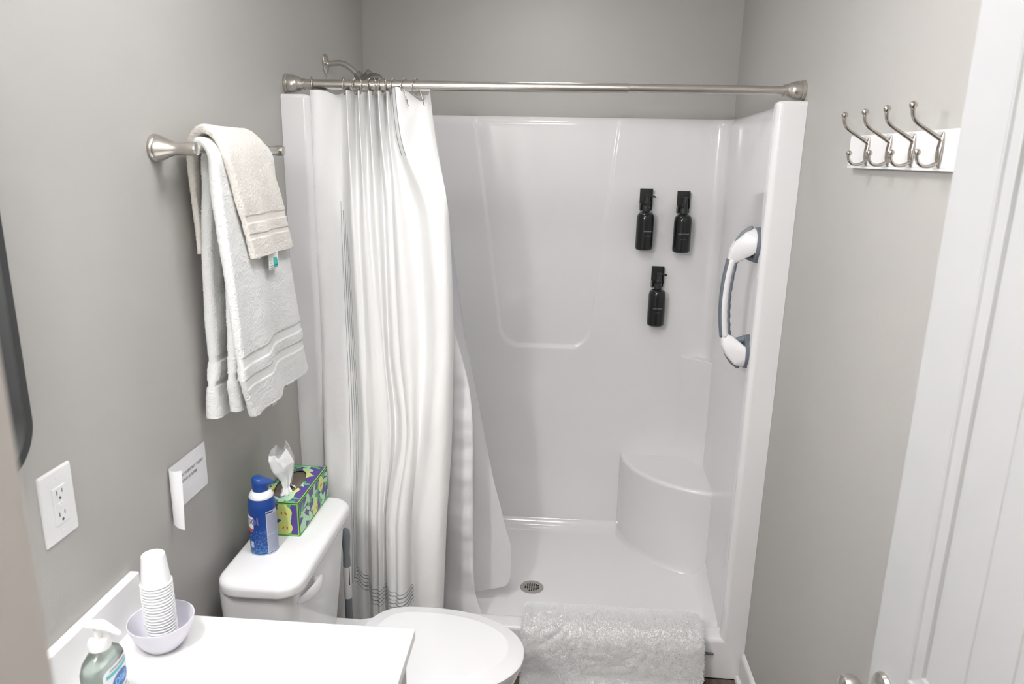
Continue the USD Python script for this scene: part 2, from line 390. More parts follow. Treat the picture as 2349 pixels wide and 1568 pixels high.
# pan: threshold, floor, coves
prof = [(-.002, .0), (-.002, .03), (-.001, .10), (.0, .138)] + [(.014 - .014 * math.cos(a), .138 + .014 * math.sin(a)) for a in np.linspace(0, PI / 2, 6)[1:]]
prof += [(.03, .1525), (.05, .1525)] + [(.056 + .018 * math.sin(a), .1345 + .018 * math.cos(a)) for a in np.linspace(0, PI / 2, 6)] + [(.077, .115)]
prof += [(.077 + .03 - .03 * math.cos(a), .108 - .03 * math.sin(a)) for a in np.linspace(.2, PI / 2, 6)]
ys = np.r_[np.linspace(.115, .79, 60), np.linspace(.795, .872, 18)]
nx = 190; xs = np.linspace(.02, W - .02, nx)
def floorz(x, y):
    z = .066 + .026 * np.clip(np.hypot((x - .775) * .8, y - .385) / .55, 0, 1)
    for dwall in (x - .045, W - .045 - x, .862 - y):
        r = .072; k = np.clip(r - dwall, 0, r * .995); z = z + np.where(k > 0, r - np.sqrt(np.maximum(r * r - k * k, 0)), 0)
    return z
G = []
for y, z in prof: G.append(np.c_[xs, np.full(nx, y), np.full(nx, z)])
z_in = prof[-1]
for y in ys:
    fz = floorz(xs, y); s = np.clip((y - z_in[0]) / .05, 0, 1); s = s * s * (3 - 2 * s)
    G.append(np.c_[xs, np.full(nx, y), np.minimum(z_in[1] * (1 - s) + fz * s, .6) if y < .17 else fz])
G = np.array(G)
# the front rows: sweep side coves of the threshold's inner face as well
for i, (y, z) in enumerate(prof):
    if y > .05:
        fz = floorz(xs, .16) - floorz(np.array([.775]), .16)[0]; G[i, :, 2] = np.minimum(G[i, :, 2] + np.maximum(fz, 0) * np.clip((y - .056) / .05, 0, 1), np.maximum(.1525, G[i, :, 2]))
obj('shower_pan', sheet(G, flip=True), 'acrylic', stall, smooth=60)
# corner seat (bulging quarter) and corner pillar with a little shelf
def corner(cx, cy, ax, ay, z0, z1, flare, ex=2.15, dish=.0, r=.016):
    th = np.linspace(-.02, PI / 2 + .02, 60)
    c_, s_ = np.abs(np.cos(th)) ** (2 / ex), np.abs(np.sin(th)) ** (2 / ex)
    d = np.c_[-c_, -s_]            # towards the room
    rows = []
    for f in (0.02, .3, .6, .85, .95): rows.append(np.c_[cx + d[:, 0] * (ax - r) * f, cy + d[:, 1] * (ay - r) * f, np.full(60, z1 - dish * (1 - f ** 4))])
    for a in np.linspace(0, PI / 2, 7): rows.append(np.c_[cx + d[:, 0] * (ax - r + r * math.sin(a)), cy + d[:, 1] * (ay - r + r * math.sin(a)), np.full(60, z1 - r + r * math.cos(a))])
    for z in np.linspace(z1 - r - .02, z0 + flare, 14): rows.append(np.c_[cx + d[:, 0] * ax, cy + d[:, 1] * ay, np.full(60, z)])
    if flare:
        for a in np.linspace(0, PI / 2, 9)[1:]:
            e = flare * (1 - math.cos(a)); rows.append(np.c_[cx + d[:, 0] * (ax + e), cy + d[:, 1] * (ay + e), np.full(60, z0 + flare - flare * math.sin(a))])
    return sheet(np.array(rows))
obj('corner_seat', corner(1.512, .868, .372, .377, .066, .462, .055, ex=1.95, dish=.006), 'acrylic', stall, smooth=60)
obj('corner_shelf', corner(1.513, .880, .160, .136, .44, .922, 0, ex=.95, dish=.003, r=.008), 'acrylic', stall, smooth=60)
# drain
dr = obj('drain_cover', lathe([(0, .0), (.046, 0), (.0475, .0012), (.046, .003), (.040, .0035), (0, .0038)], 48, o=(.775, .375, .0665)), 'drain_steel', stall, label='round brushed steel drain cover')
hs = []
for i in range(-3, 4):
    for j in range(-3, 4):
        if math.hypot(i, j) < 3.4: hs.append(rbx(.775 + i * .0085 - .0031, .775 + i * .0085 + .0031, .375 + j * .0085 - .0031, .375 + j * .0085 + .0031, .0695, .0706, .0005, 8))
obj('drain_hole', cat(*hs), 'hole_black', dr, kind='stuff')
obj('threshold_plug', cat(tube(*endround([(1.374, -.006, .100), (1.414, -.006, .0985)], .0045), n=12)), 'rubber_grey', None, 'small dark grey rubber tab on the shower threshold beside the bath mat', 'rubber tab')

# ================================================================ rod, rings, curtain, liner
RY, RZ = .05, 1.943
rod = thing('curtain_rod', 'brushed nickel tension rod holding the shower curtain', 'curtain rod')
obj('outer_tube', cat(lathe([(0, .03), (.0145, .03), (.0145, 1.022), (.0135, 1.024), (0, 1.024)], 32, 'x', (0, RY, RZ))), 'nickel', rod)
obj('inner_tube', lathe([(0, 1.0), (.0125, 1.0), (.0125, W - .03), (0, W - .03)], 32, 'x', (0, RY, RZ + .0005)), 'nickel', rod)
capp = [(0, 0), (.0285, 0), (.0295, .002), (.0295, .007), (.027, .0095), (.0255, .010), (.0265, .0125), (.0270, .018), (.0262, .026), (.024, .033), (.0218, .037), (.0222, .0385), (.0205, .0405), (.0208, .042), (.0192, .044), (.0194, .0455), (.0175, .048), (.0165, .056), (.0168, .058), (0, .058)]
c0 = lathe(capp, 48, 'x', (0, RY, RZ)); c1 = c0.copy(); c1.apply_transform(np.diag([-1, 1, 1, 1])); c1.invert(); c1.apply_translation((W, 0, 0))
obj('end_cap', c0, 'nickel', rod, smooth=25); obj('end_cap', c1, 'nickel', rod, smooth=25)

def ring_mesh():
    a = np.linspace(math.radians(-125), math.radians(200), 40)
    loop = np.c_[np.zeros(40), .0215 * np.sin(a) * -1, .0235 * np.cos(a)]
    pth = smoothpath(loop, 50)
    return tube(*endround(pth, .0021), n=8)
def add_ring_parts(root):
    obj('wire_loop', ring_mesh(), 'nickel_hook', root, smooth=True)
    a = math.radians(-125); e = np.array([0, -.0215 * math.sin(a), .0235 * math.cos(a)]); a2 = math.radians(200); e2 = np.array([0, -.0215 * math.sin(a2), .0235 * math.cos(a2)])
    obj('ball_end', cat(ball(e2, .003), ball(e + [0, -.001, -.001], .0042)), 'nickel_hook', root, smooth=True)
ords = ['first', 'second', 'third', 'fourth', 'fifth', 'sixth', 'seventh', 'eighth', 'ninth', 'tenth', 'eleventh', 'twelfth', 'thirteenth', 'fourteenth', 'fifteenth', 'sixteenth', 'seventeenth', 'eighteenth', 'nineteenth', 'twentieth', 'twenty-first', 'twenty-second']
ringx = [(.080, .25), (.178, .1), (.213, -.1), (.226, .45), (.259, -.15), (.270, .35), (.288, -.02), (.302, .3), (.328, -.2), (.362, -.35), (.396, -.4)]
r0 = thing('curtain_ring', 'nickel wire curtain ring at the far left end of the rod, first from the left', 'curtain ring', (ringx[0][0], RY, RZ - .004), ringx[0][1], 'curtain rings on the rod')
add_ring_parts(r0)
for i, (x, a) in enumerate(ringx[1:], 1):
    lab = f'nickel wire curtain ring on the shower rod, {ords[i]} from the left' + (', rightmost of all' if i == len(ringx) - 1 else '')
    dup(r0, (x, RY, RZ - .004), a, lab, 'curtain rings on the rod')
for x, y, z, lab in ((.372, .036, 1.906, 'small nickel hook drop on the folded back of the curtain, left one of two'), (.420, .036, 1.907, 'small nickel hook drop beside the right edge of the curtain top')):
    h = thing('curtain_hook', lab, 'curtain hook', (x, y, z))
    obj('wire', tube(*endround(smoothpath([(-.018, .0, .03), (-.008, -.004, .018), (.0, -.006, -.006), (.004, -.003, -.022)], 24), .0015), n=8), 'nickel_hook', h, smooth=True)
    obj('ball_end', ball((.0, -.0065, -.006), .0035), 'nickel_hook', h, smooth=True)

CUR={
 1.925: [(0.0801, 0.03), (0.1243, 0.045), (0.1542, 0.095), (0.1906, 0.028), (0.1977, 0.095), (0.228, 0.026), (0.2302, 0.095), (0.2595, 0.026), (0.2613, 0.095), (0.2884, 0.026), (0.2897, 0.095), (0.311, 0.035), (0.3133, 0.075), (0.3437, 0.024), (0.3963, 0.1), (0.4404, 0.028)] ,
 1.8: [(0.0777, 0.03), (0.1201, 0.04), (0.1563, 0.085), (0.1949, 0.015), (0.2017, 0.07), (0.2326, 0.013), (0.2371, 0.06), (0.2652, 0.01), (0.271, 0.07), (0.2945, 0.014), (0.3003, 0.055), (0.32, 0.018), (0.3257, 0.05), (0.3611, 0.005), (0.3996, 0.075), (0.4586, 0.015)] ,
 1.55: [(0.0717, 0.03), (0.1129, 0.035), (0.1578, 0.065), (0.2006, 0.0), (0.2169, 0.014), (0.2399, -0.005), (0.2526, 0.008), (0.2723, -0.005), (0.292, 0.03), (0.3123, 0.008), (0.3331, 0.0), (0.3547, -0.012), (0.3888, 0.03), (0.4456, -0.02), (0.4893, -0.02), (0.4989, 0.02)] ,
 1.15: [(0.0807, 0.02), (0.1209, 0.02), (0.1652, 0.05), (0.2153, -0.015), (0.2342, -0.012), (0.2574, -0.025), (0.2762, -0.022), (0.2925, -0.02), (0.3016, 0.012), (0.3275, -0.02), (0.3534, -0.03), (0.3823, -0.035), (0.416, 0.005), (0.4668, -0.045), (0.5044, -0.04), (0.5133, 0.01)] ,
 0.88: [(0.0817, 0), (0.1198, 0), (0.1741, 0.025), (0.226, -0.035), (0.2432, -0.035), (0.2659, -0.045), (0.2888, -0.045), (0.3116, -0.045), (0.3239, -0.012), (0.3554, -0.05), (0.3769, -0.058), (0.3939, -0.058), (0.4075, -0.02), (0.457, -0.08), (0.4999, -0.07), (0.5116, -0.01)] ,
 0.55: [(0.0942, -0.04), (0.1376, -0.045), (0.1809, -0.03), (0.2074, -0.05), (0.227, -0.035), (0.2511, -0.07), (0.2776, -0.082), (0.2867, -0.06), (0.2894, -0.035), (0.3135, -0.08), (0.3445, -0.095), (0.3701, -0.08), (0.3781, -0.035), (0.4108, -0.095), (0.4709, -0.11), (0.4982, -0.05)] ,
 0.2: [(0.0907, -0.05), (0.1314, -0.052), (0.171, -0.04), (0.2015, -0.05), (0.2238, -0.03), (0.2494, -0.075), (0.2747, -0.085), (0.2836, -0.06), (0.2854, -0.03), (0.3123, -0.085), (0.3413, -0.1), (0.3668, -0.08), (0.3775, -0.03), (0.4129, -0.1), (0.4652, -0.11), (0.4864, -0.06)] ,
}
LIN={
 0.13: [(0.0394, 0.1), (0.0842, 0.14), (0.1935, 0.1), (0.2648, 0.14), (0.3807, 0.13), (0.553, 0.088), (0.604, 0.098), (0.4996, 0.2), (0.5929, 0.25), (0.6963, 0.25)] ,
 1.92: [(0.0814, 0.1), (0.1128, 0.13), (0.177, 0.1), (0.2232, 0.13), (0.2856, 0.1), (0.3079, 0.12), (0.3531, 0.1), (0.3759, 0.12), (0.405, 0.11), (0.4271, 0.1)] ,
 1.5: [(0.0679, 0.1), (0.1055, 0.14), (0.1752, 0.1), (0.2359, 0.14), (0.303, 0.1), (0.3596, 0.1), (0.444, 0.1), (0.4227, 0.14), (0.4496, 0.15), (0.4869, 0.14)] ,
 1.2: [(0.0608, 0.1), (0.1001, 0.14), (0.1788, 0.1), (0.2421, 0.14), (0.3254, 0.1), (0.4155, 0.085), (0.4997, 0.1), (0.4535, 0.16), (0.4875, 0.18), (0.5232, 0.17)] ,
 0.98: [(0.0578, 0.1), (0.0984, 0.14), (0.1861, 0.1), (0.2513, 0.14), (0.3487, 0.11), (0.4738, 0.075), (0.5574, 0.085), (0.4751, 0.16), (0.518, 0.2), (0.5533, 0.2)] ,
 0.85: [(0.0517, 0.1), (0.0931, 0.14), (0.1817, 0.1), (0.2479, 0.14), (0.3541, 0.11), (0.4889, 0.07), (0.569, 0.08), (0.4731, 0.17), (0.5287, 0.215), (0.5787, 0.215)] ,
 0.6: [(0.0479, 0.1), (0.0907, 0.14), (0.1889, 0.1), (0.2572, 0.14), (0.3559, 0.12), (0.4961, 0.068), (0.5704, 0.08), (0.4867, 0.18), (0.5597, 0.23), (0.6271, 0.23)] ,
 0.35: [(0.0444, 0.1), (0.0886, 0.14), (0.1969, 0.1), (0.2673, 0.14), (0.3821, 0.13), (0.5268, 0.078), (0.572, 0.09), (0.4996, 0.2), (0.5836, 0.25), (0.6745, 0.25)] ,
 0.24: [(0.0394, 0.1), (0.0842, 0.14), (0.1935, 0.1), (0.2648, 0.14), (0.3807, 0.13), (0.5417, 0.085), (0.572, 0.095), (0.4996, 0.2), (0.5929, 0.25), (0.6963, 0.25)] ,
}
def hang(tab, zs, per=12, flats=()):
    """fold lines given as plan points at several heights -> smooth hanging sheet P (nz, n, 3) and the cloth coordinate u per column"""
    lv = sorted(tab); K = len(tab[lv[0]]); A = np.array([tab[z] for z in lv])       # (L, K, 2)
    s = np.arange(K, dtype=float); ss = np.linspace(0, K - 1, (K - 1) * per + 1)
    for i in sorted(flats, reverse=True):       # a second front point makes a broad flat-fronted pleat
        F, B = A[:, i], A[:, i + 1]; new = np.stack([F[:, 0] + .70 * (B[:, 0] - F[:, 0]), F[:, 1] + .12 * (B[:, 1] - F[:, 1])], -1)
        A = np.concatenate([A[:, :i + 1], new[:, None], A[:, i + 1:]], 1); s = np.insert(s, i + 1, i + .62)
    D = np.array([PchipInterpolator(s, a)(ss) * .35 + CubicSpline(s, a)(ss) * .65 for a in A])
    zc = np.clip(zs, lv[0], lv[-1])
    Q = PchipInterpolator(np.array(lv), D)(zc)
    Pz = np.concatenate([Q, np.broadcast_to(zs[:, None, None], (len(zs), len(ss), 1))], -1)
    return Pz, ss
zs = np.linspace(.085, 1.925, 200)
P, ss = hang(CUR, zs, 20, (3, 5, 7, 9))
# hem: the cloth's top edge dips between the rings
tp = np.clip((zs - 1.80) / .125, 0, 1)[:, None]
dip = .010 * np.cos(ss * PI) * 0 - .022 * np.exp(-((ss - 14.1) / .45) ** 2) - .008 * np.exp(-((ss - 1.6) / .5) ** 2) + .012 * np.exp(-((ss - 13.0) / .6) ** 2) + .008 * np.exp(-((ss - 15.0) / .3) ** 2)
P[..., 2] += tp * dip[None]
pt = P.reshape(-1, 3); P[..., 1] += (.006 * noise3(np.c_[pt[:, 0] * 3, pt[:, 1], pt[:, 2] * .8], 6, 5)).reshape(P.shape[:2])
curtain = thing('shower_curtain', 'white woven shower curtain with thin grey border stripes, gathered to the left', 'shower curtain')
def cloth_mesh(P, u, v, th, name, mat, parent):
    R = shell(P, th); nu, n2 = R.shape[:2]
    uv = np.stack([np.broadcast_to(np.r_[u, u[::-1]], (nu, n2)), np.broadcast_to(v[:, None], (nu, n2))], -1).reshape(-1, 2)
    f = quadgrid(nu, n2, wrapv=True)
    return obj(name, tm(R.reshape(-1, 3), f), mat, parent, smooth=True, uv=uv)
cloth_mesh(P, ss * .1, zs, .0016, 'cloth', 'curtain_cloth', curtain)
# printed/woven grey lines of the border as thin ribbons lying on the cloth
def surf(si, zi):
    """point on the front of the cloth"""
    i = np.interp(zi, zs, np.arange(len(zs))); j = np.interp(si, ss, np.arange(len(ss)))
    i0 = np.clip(i.astype(int), 0, len(zs) - 2); j0 = np.clip(j.astype(int), 0, len(ss) - 2); a, b = (i - i0)[:, None], (j - j0)[:, None]
    return P[i0, j0] * (1 - a) * (1 - b) + P[i0 + 1, j0] * a * (1 - b) + P[i0, j0 + 1] * (1 - a) * b + P[i0 + 1, j0 + 1] * a * b
def ribbon(s0, s1, z0, z1, n, vertical):
    k = np.linspace(0, 1, n)
    if vertical: e = [surf(np.full(n, s), z0 + (z1 - z0) * k) for s in (s0, s1)]
    else: e = [surf(s0 + (s1 - s0) * k, np.full(n, z)) if np.ndim(z) == 0 else surf(s0 + (s1 - s0) * k, z) for z in (z0, z1)]
    return shellrib(np.stack(e, 1))
def shellrib(E):
    dv = E[:, 1] - E[:, 0]; du = np.gradient(E[:, 0], axis=0); N = np.cross(du, dv); N /= np.linalg.norm(N, axis=1, keepdims=True) + 1e-12
    N *= np.where(N[:, 1:2] > 0, -1, 1)        # towards the room
    o = .0011
    R = np.stack([E[:, 0] + N * o, E[:, 1] + N * o, E[:, 1] - N * o, E[:, 0] - N * o], 1)
    return rings(R)
hem = [.262, .276, .290, .304, .318]
for k, s0 in enumerate((1.80, 1.96, 2.12, 2.28, 2.44)):
    obj('border_stripe', ribbon(s0, s0 + .026 + .014 * (k in (1, 3)), hem[k] + .055, 1.60 - .03 * k, 160, True), 'stripe_grey', curtain)
for k, h in enumerate(hem):
    n = 330; sk = np.linspace(1.80 + .16 * k, 12.35, n)
    lift = .060 * np.clip((5.0 - sk) / 2.4, 0, 1)
    wv = .0026 + .0016 * (k in (1, 3))
    e = np.stack([surf(sk, h + lift), surf(sk, h + lift + wv)], 1)
    obj('hem_stripe', shellrib(e), 'stripe_grey', curtain)
for s0 in (12.5, 12.85): obj('seam_line', ribbon(s0, s0 + .06, 1.74, 1.925, 60, True), 'stripe_grey', curtain)

zl = np.linspace(.105, 1.92, 170)
PL, sl = hang(LIN, zl, 12)
# creases of the packed film, the rounded free corner, and its slightly lifted bottom
ex = np.clip((sl - 7) / 2, 0, 1)
PL[..., 2] = np.where(True, PL[..., 2], 0)
lift = .055 * ex ** 1.5 + .03 * np.clip((sl - 8.6) / .4, 0, 1) ** 2
PL[..., 2] += lift[None] * np.clip((.6 - zl) / .5, 0, 1)[:, None]
fold = np.abs(((zl[:, None] * 14) % 1) - .5) * 2
PL[..., 1] += (.004 * (fold - .5) + .003 * np.sin(zl[:, None] * 33 + 1)) * np.exp(-((sl - 5.6) / .7) ** 2)[None]
liner = thing('shower_liner', 'plain white plastic liner hanging inside the shower behind the curtain', 'shower liner')
cloth('liner_film', (.86, .86, .87), .14)
cloth_mesh(PL, sl * .1, zl, .0006, 'film', 'liner_film', liner)

# ================================================================ shower head
sh = thing('showerhead', 'brushed nickel shower head on a bent arm above the curtain', 'shower head')
obj('escutcheon', lathe([(0, 0), (.0325, 0), (.033, .002), (.030, .005), (.020, .0085), (.012, .0105), (.0115, .014), (0, .014)], 48, 'x', (0, .432, 2.045)), 'nickel', sh)
arm = smoothpath([(.0, .432, 2.045), (.035, .432, 2.047), (.062, .431, 2.046), (.085, .430, 2.035), (.118, .428, 2.008)], 40)
obj('arm', tube(arm, .0095, 20), 'nickel', sh, smooth=True)
d = arm[-1] - arm[-2]; d /= np.linalg.norm(d)
obj('collar', tube([arm[-1] - d * .010, arm[-1] - d * .009, arm[-1] + d * .010, arm[-1] + d * .012], [.011, .0135, .0135, .010], 20), 'nickel_dark', sh)
neck = smoothpath([arm[-1] + d * .008, (.136, .424, 1.998), (.150, .416, 2.003), (.163, .405, 2.014)], 24)
obj('neck', tube(neck, np.linspace(.012, .013, 24), 18), 'nickel_dark', sh, smooth=True)
hx = np.array([.180, .392, 1.984]); hn = np.array([.28, -.50, -.82]); hn /= np.linalg.norm(hn)
ex_ = np.cross(hn, [0, 0, 1.]); ex_ /= np.linalg.norm(ex_); ey_ = np.cross(hn, ex_)
hd = obj('head', frame(lathe([(0, -.026), (.012, -.026), (.022, -.020), (.033, -.008), (.0365, .0), (.037, .008), (.034, .011), (0, .0105)], 48), hx, ex_, ey_, hn), 'nickel_dark', sh)
nz = [(0, 0)] + [(.011 * math.cos(a), .011 * math.sin(a)) for a in np.arange(6) * PI / 3] + [(.022 * math.cos(a), .022 * math.sin(a)) for a in np.arange(12) * PI / 6]
obj('spray_nozzle', cat(*[frame(lathe([(0, .010), (.0018, .010), (.0014, .0135), (0, .0137)], 8), hx + ex_ * a + ey_ * b, ex_, ey_, hn) for a, b in nz]), 'nozzle', hd, kind='stuff')

# ================================================================ dispensers
def dispenser(x, ztop, name_text, label, dx=0.0, spout=1):
    y = .8745 if ztop > 1.5 else .868
    yw = yb(ztop - .12) - .0005
    t = thing('soap_dispenser', label, 'soap dispenser', (x, yw, ztop), 0, 'black dispensers on the shower wall')
    cy = -.034
    zb, bR = -.246, .0360
    cy = -.043
    obj('bottle', lathe([(0, zb), (.029, zb), (.0335, zb + .003), (.0357, zb + .008), (bR, zb + .02), (bR, -.122), (.0352, -.112), (.0325, -.102), (.027, -.0955), (.020, -.0925), (.0150, -.0905), (.0150, -.078), (0, -.078)], 56, o=(dx - .002, cy, 0)), 'bottle_black', t, smooth=40)
    obj('collar', lathe([(0, -.0885), (.016, -.0885), (.0165, -.086), (.0165, -.074), (.0145, -.071), (.0145, -.066), (0, -.066)], 40, o=(dx - .002, cy, 0)), 'pump_black', t)
    br = obj('wall_bracket', cat(rbx(-.027, .025, -.006, 0, -.088, 0, .0015, 8), rbx(-.027, -.0235, -.040, -.004, -.088, -.058, .001, 8), rbx(.0205, .024, -.020, -.004, -.070, -.004, .001, 8)), 'pump_black', t)
    obj('ridge', cat(*[bx(.0205, .0245, -.0215, -.019, -.010 - .006 * k, -.0075 - .006 * k) for k in range(8)]), 'print_line', br, kind='stuff')
    obj('pump_head', cat(lathe([(0, -.07), (.0105, -.07), (.0125, -.055), (.0085, -.050), (.0085, -.028), (.011, -.026), (.011, -.022), (0, -.0205)], 32, o=(dx + .002, cy + .002, 0)),
        tube(*endround([(dx + .002, cy + .002, -.0285), (dx + .018, cy + .001, -.0285), (dx + .031, cy, -.031)] if spout > 0 else [(dx + .002, cy + .002, -.0265), (dx + .002, cy - .012, -.0265), (dx + .001, cy - .026, -.029)], .0034), n=12)), 'pump_black', t)
    for s, h, z, m in ((name_text, .0048, -.168, 'print_grey'), ('HAIR AND BODY' if 'BODY' in name_text else 'HYDRATING', .0016, -.183, 'print_line'), ('MADE WITH OILS', .0022, -.189, 'print_line')):
        tx = text(s, h, .0002)
        obj('print', wrapz(tx, bR + .0001, -PI / 2 + (.25 if name_text == 'SHAMPOO' else .05), (dx - .002, cy, z)), m, t, smooth=False)
    return t
dispenser(1.186, 1.627, 'SHAMPOO', 'black pump bottle on a wall bracket, upper left one of the three, SHAMPOO print', 0, 1)
dispenser(1.338, 1.620, 'CONDITIONER', 'black pump bottle on a wall bracket, upper right one of the three, CONDITIONER print', 0, -1)
dispenser(1.254, 1.309, 'BODY WASH', 'black pump bottle on a wall bracket, the lowest of the three, BODY WASH print', 0, 1)

# ================================================================ grab bar
gb = thing('grab_bar', 'white and grey suction grab bar on the right inner wall of the shower', 'grab bar', (1.4585, .074, 0))
ZU, ZL = 1.497, 1.158
for zc, s in ((ZU, 1), (ZL, -1)):
    obj('suction_rim', lathe([(0, 0), (.056, 0), (.057, -.002), (.055, -.004), (0, -.004)], 48, 'x', (0, 0, zc)), 'grab_white', gb)
    obj('rubber_cup', lathe([(0, -.004), (.053, -.004), (.0535, -.010), (.052, -.024), (.048, -.028), (0, -.028)], 48, 'x', (0, 0, zc)), 'grab_grey', gb)
    # the lever housing: a rounded wedge that leans from the cup towards the handle
    pts = [m3.Manifold.sphere(.006, 16).translate([-.029, .042 * math.cos(a), zc + s * (.004 + .041 * math.sin(a))]) for a in np.linspace(-.55, PI + .55, 18)]
    for (x, z, r, w) in ((-.050, .030 * s, .010, .024), (-.072, .004 * s, .012, .014), (-.084, -.020 * s, .013, .008), (-.090, -.046 * s, .010, .004), (-.080, -.050 * s, .010, .004), (-.050, -.022 * s, .010, .022)):
        for yy in (-w, w): pts.append(m3.Manifold.sphere(r, 20).translate([x, yy, zc + z]))
    h = m3.Manifold.batch_hull(pts).to_mesh(); hm = tm(h.vert_properties[:, :3], h.tri_verts)
    obj('housing', hm, 'grab_white', gb, smooth=50)
    obj('release_button', tube(*endround([(-.043, 0, zc + .047 * s), (-.060, 0, zc + .034 * s), (-.078, 0, zc + .012 * s)], [.013, .0125, .008]), n=14, flat=(1.1, .55)), 'grab_button', gb)
hz = np.linspace(ZU - .045, ZL + .045, 30); q = np.linspace(-1, 1, 30)
hp = np.c_[-.086 - .012 * (1 - q ** 2), np.zeros(30), hz]
obj('handle', tube(hp, .0155, 24, flat=(1.0, .85)), 'grab_white', gb, smooth=True)
def grip(off, w, th, wavy=0):
    R = []
    for k in range(30):
        c = hp[k] + [off + wavy * .0012 * math.sin(k * 1.9), 0, 0]
        R.append(np.c_[c[0] + th * np.cos(np.linspace(0, 2 * PI, 16, endpoint=False)), c[1] + w * np.sin(np.linspace(0, 2 * PI, 16, endpoint=False)), np.full(16, c[2])])
    return rings(R)
obj('inner_grip', cat(grip(.0125, .0135, .007, 1), tube(smoothpath([(-.073, 0, ZU - .04), (-.062, 0, ZU - .033), (-.045, 0, ZU - .034), (-.008, 0, ZU - .043)], 16), np.linspace(.0105, .0125, 16), 14), tube(smoothpath([(-.073, 0, ZL + .04), (-.062, 0, ZL + .033), (-.045, 0, ZL + .034), (-.008, 0, ZL + .043)], 16), np.linspace(.0105, .0125, 16), 14)), 'grab_grey', gb, smooth=True)
obj('outer_grip', grip(-.0095, .0115, .0075), 'grab_grey', gb, smooth=True)

# ================================================================ coat hook rail on the right wall
hr = thing('coat_hook_rail', 'white wooden rail with four nickel double hooks on the right wall', 'coat hook rail')
rl0, rl1, rz0, rz1 = -.98, -.398, 1.738, 1.806
obj('rail_board', rbx(W - .018, W, rl0, rl1, rz0, rz1, .004, 10), 'trim_white', hr)
obj('rail_lip', bx(W - .0185, W - .001, rl0 + .004, rl1 - .004, rz0 - .0035, rz0 + .0008), 'trim_white', hr)
obj('screw_plug', lathe([(0, 0), (.004, 0), (.0045, -.001), (0, -.0016)], 16, 'x', (W - .018, rl1 - .02, 1.768)), 'plate_white', hr)
for k, yh in enumerate((-.510, -.620, -.722, -.828)):
    up = smoothpath([(W - .020, yh, 1.787), (W - .034, yh, 1.796), (W - .050, yh, 1.8055), (W - .064, yh, 1.8145), (W - .073, yh, 1.824), (W - .0765, yh, 1.836), (W - .0768, yh, 1.843)], 30)
    lo = smoothpath([(W - .0205, yh, 1.750), (W - .026, yh, 1.746), (W - .040, yh, 1.742), (W - .052, yh, 1.746), (W - .058, yh, 1.757), (W - .058, yh, 1.764)], 30)
    ru = np.interp(np.linspace(0, 1, 30), [0, .5, .8, 1], [.0042, .0032, .0034, .0042]); rl_ = np.interp(np.linspace(0, 1, 30), [0, .5, .8, 1], [.0038, .0031, .0032, .0038])
    hk = obj('hook', cat(tube(*endround(up, ru), n=14), tube(*endround(lo, rl_), n=14), tube(*endround(smoothpath([(W - .019, yh, 1.798), (W - .020, yh, 1.786), (W - .0215, yh, 1.768), (W - .0205, yh, 1.750), (W - .019, yh, 1.742)], 20), np.interp(np.linspace(0, 1, 20), [0, .2, .5, .8, 1], [.003, .006, .0068, .006, .003])), n=16, flat=(1.2, .75))), 'nickel_hook', hr, smooth=True)
    obj('ball_tip', ball((W - .0768, yh, 1.845), .0068, 3), 'nickel_hook', hk, smooth=True); obj('ball_tip', ball((W - .058, yh, 1.766), .0058, 3), 'nickel_hook', hk, smooth=True)

# ================================================================ towel bar and towels
TZ, TX = 1.748, .075
tb = thing('towel_bar', 'brushed nickel towel bar on flared posts on the left wall', 'towel bar')
postp = [(0, 0), (.0275, 0), (.029, .003), (.0285, .007), (.026, .010), (.0262, .0125), (.0225, .022), (.017, .034), (.0132, .046), (.0118, .056), (.0120, .064), (.0135, .070), (.0142, .074), (.0142, .088), (.0128, .092), (0, .0935)]
for y in (-.706, -.236): obj('post', lathe(postp, 48, 'x', (0, y, TZ)), 'nickel', tb, smooth=35)
obj('bar', lathe([(0, -.700), (.0085, -.700), (.0085, -.242), (0, -.242)], 28, 'y', (TX + .004, 0, TZ)), 'nickel', tb)

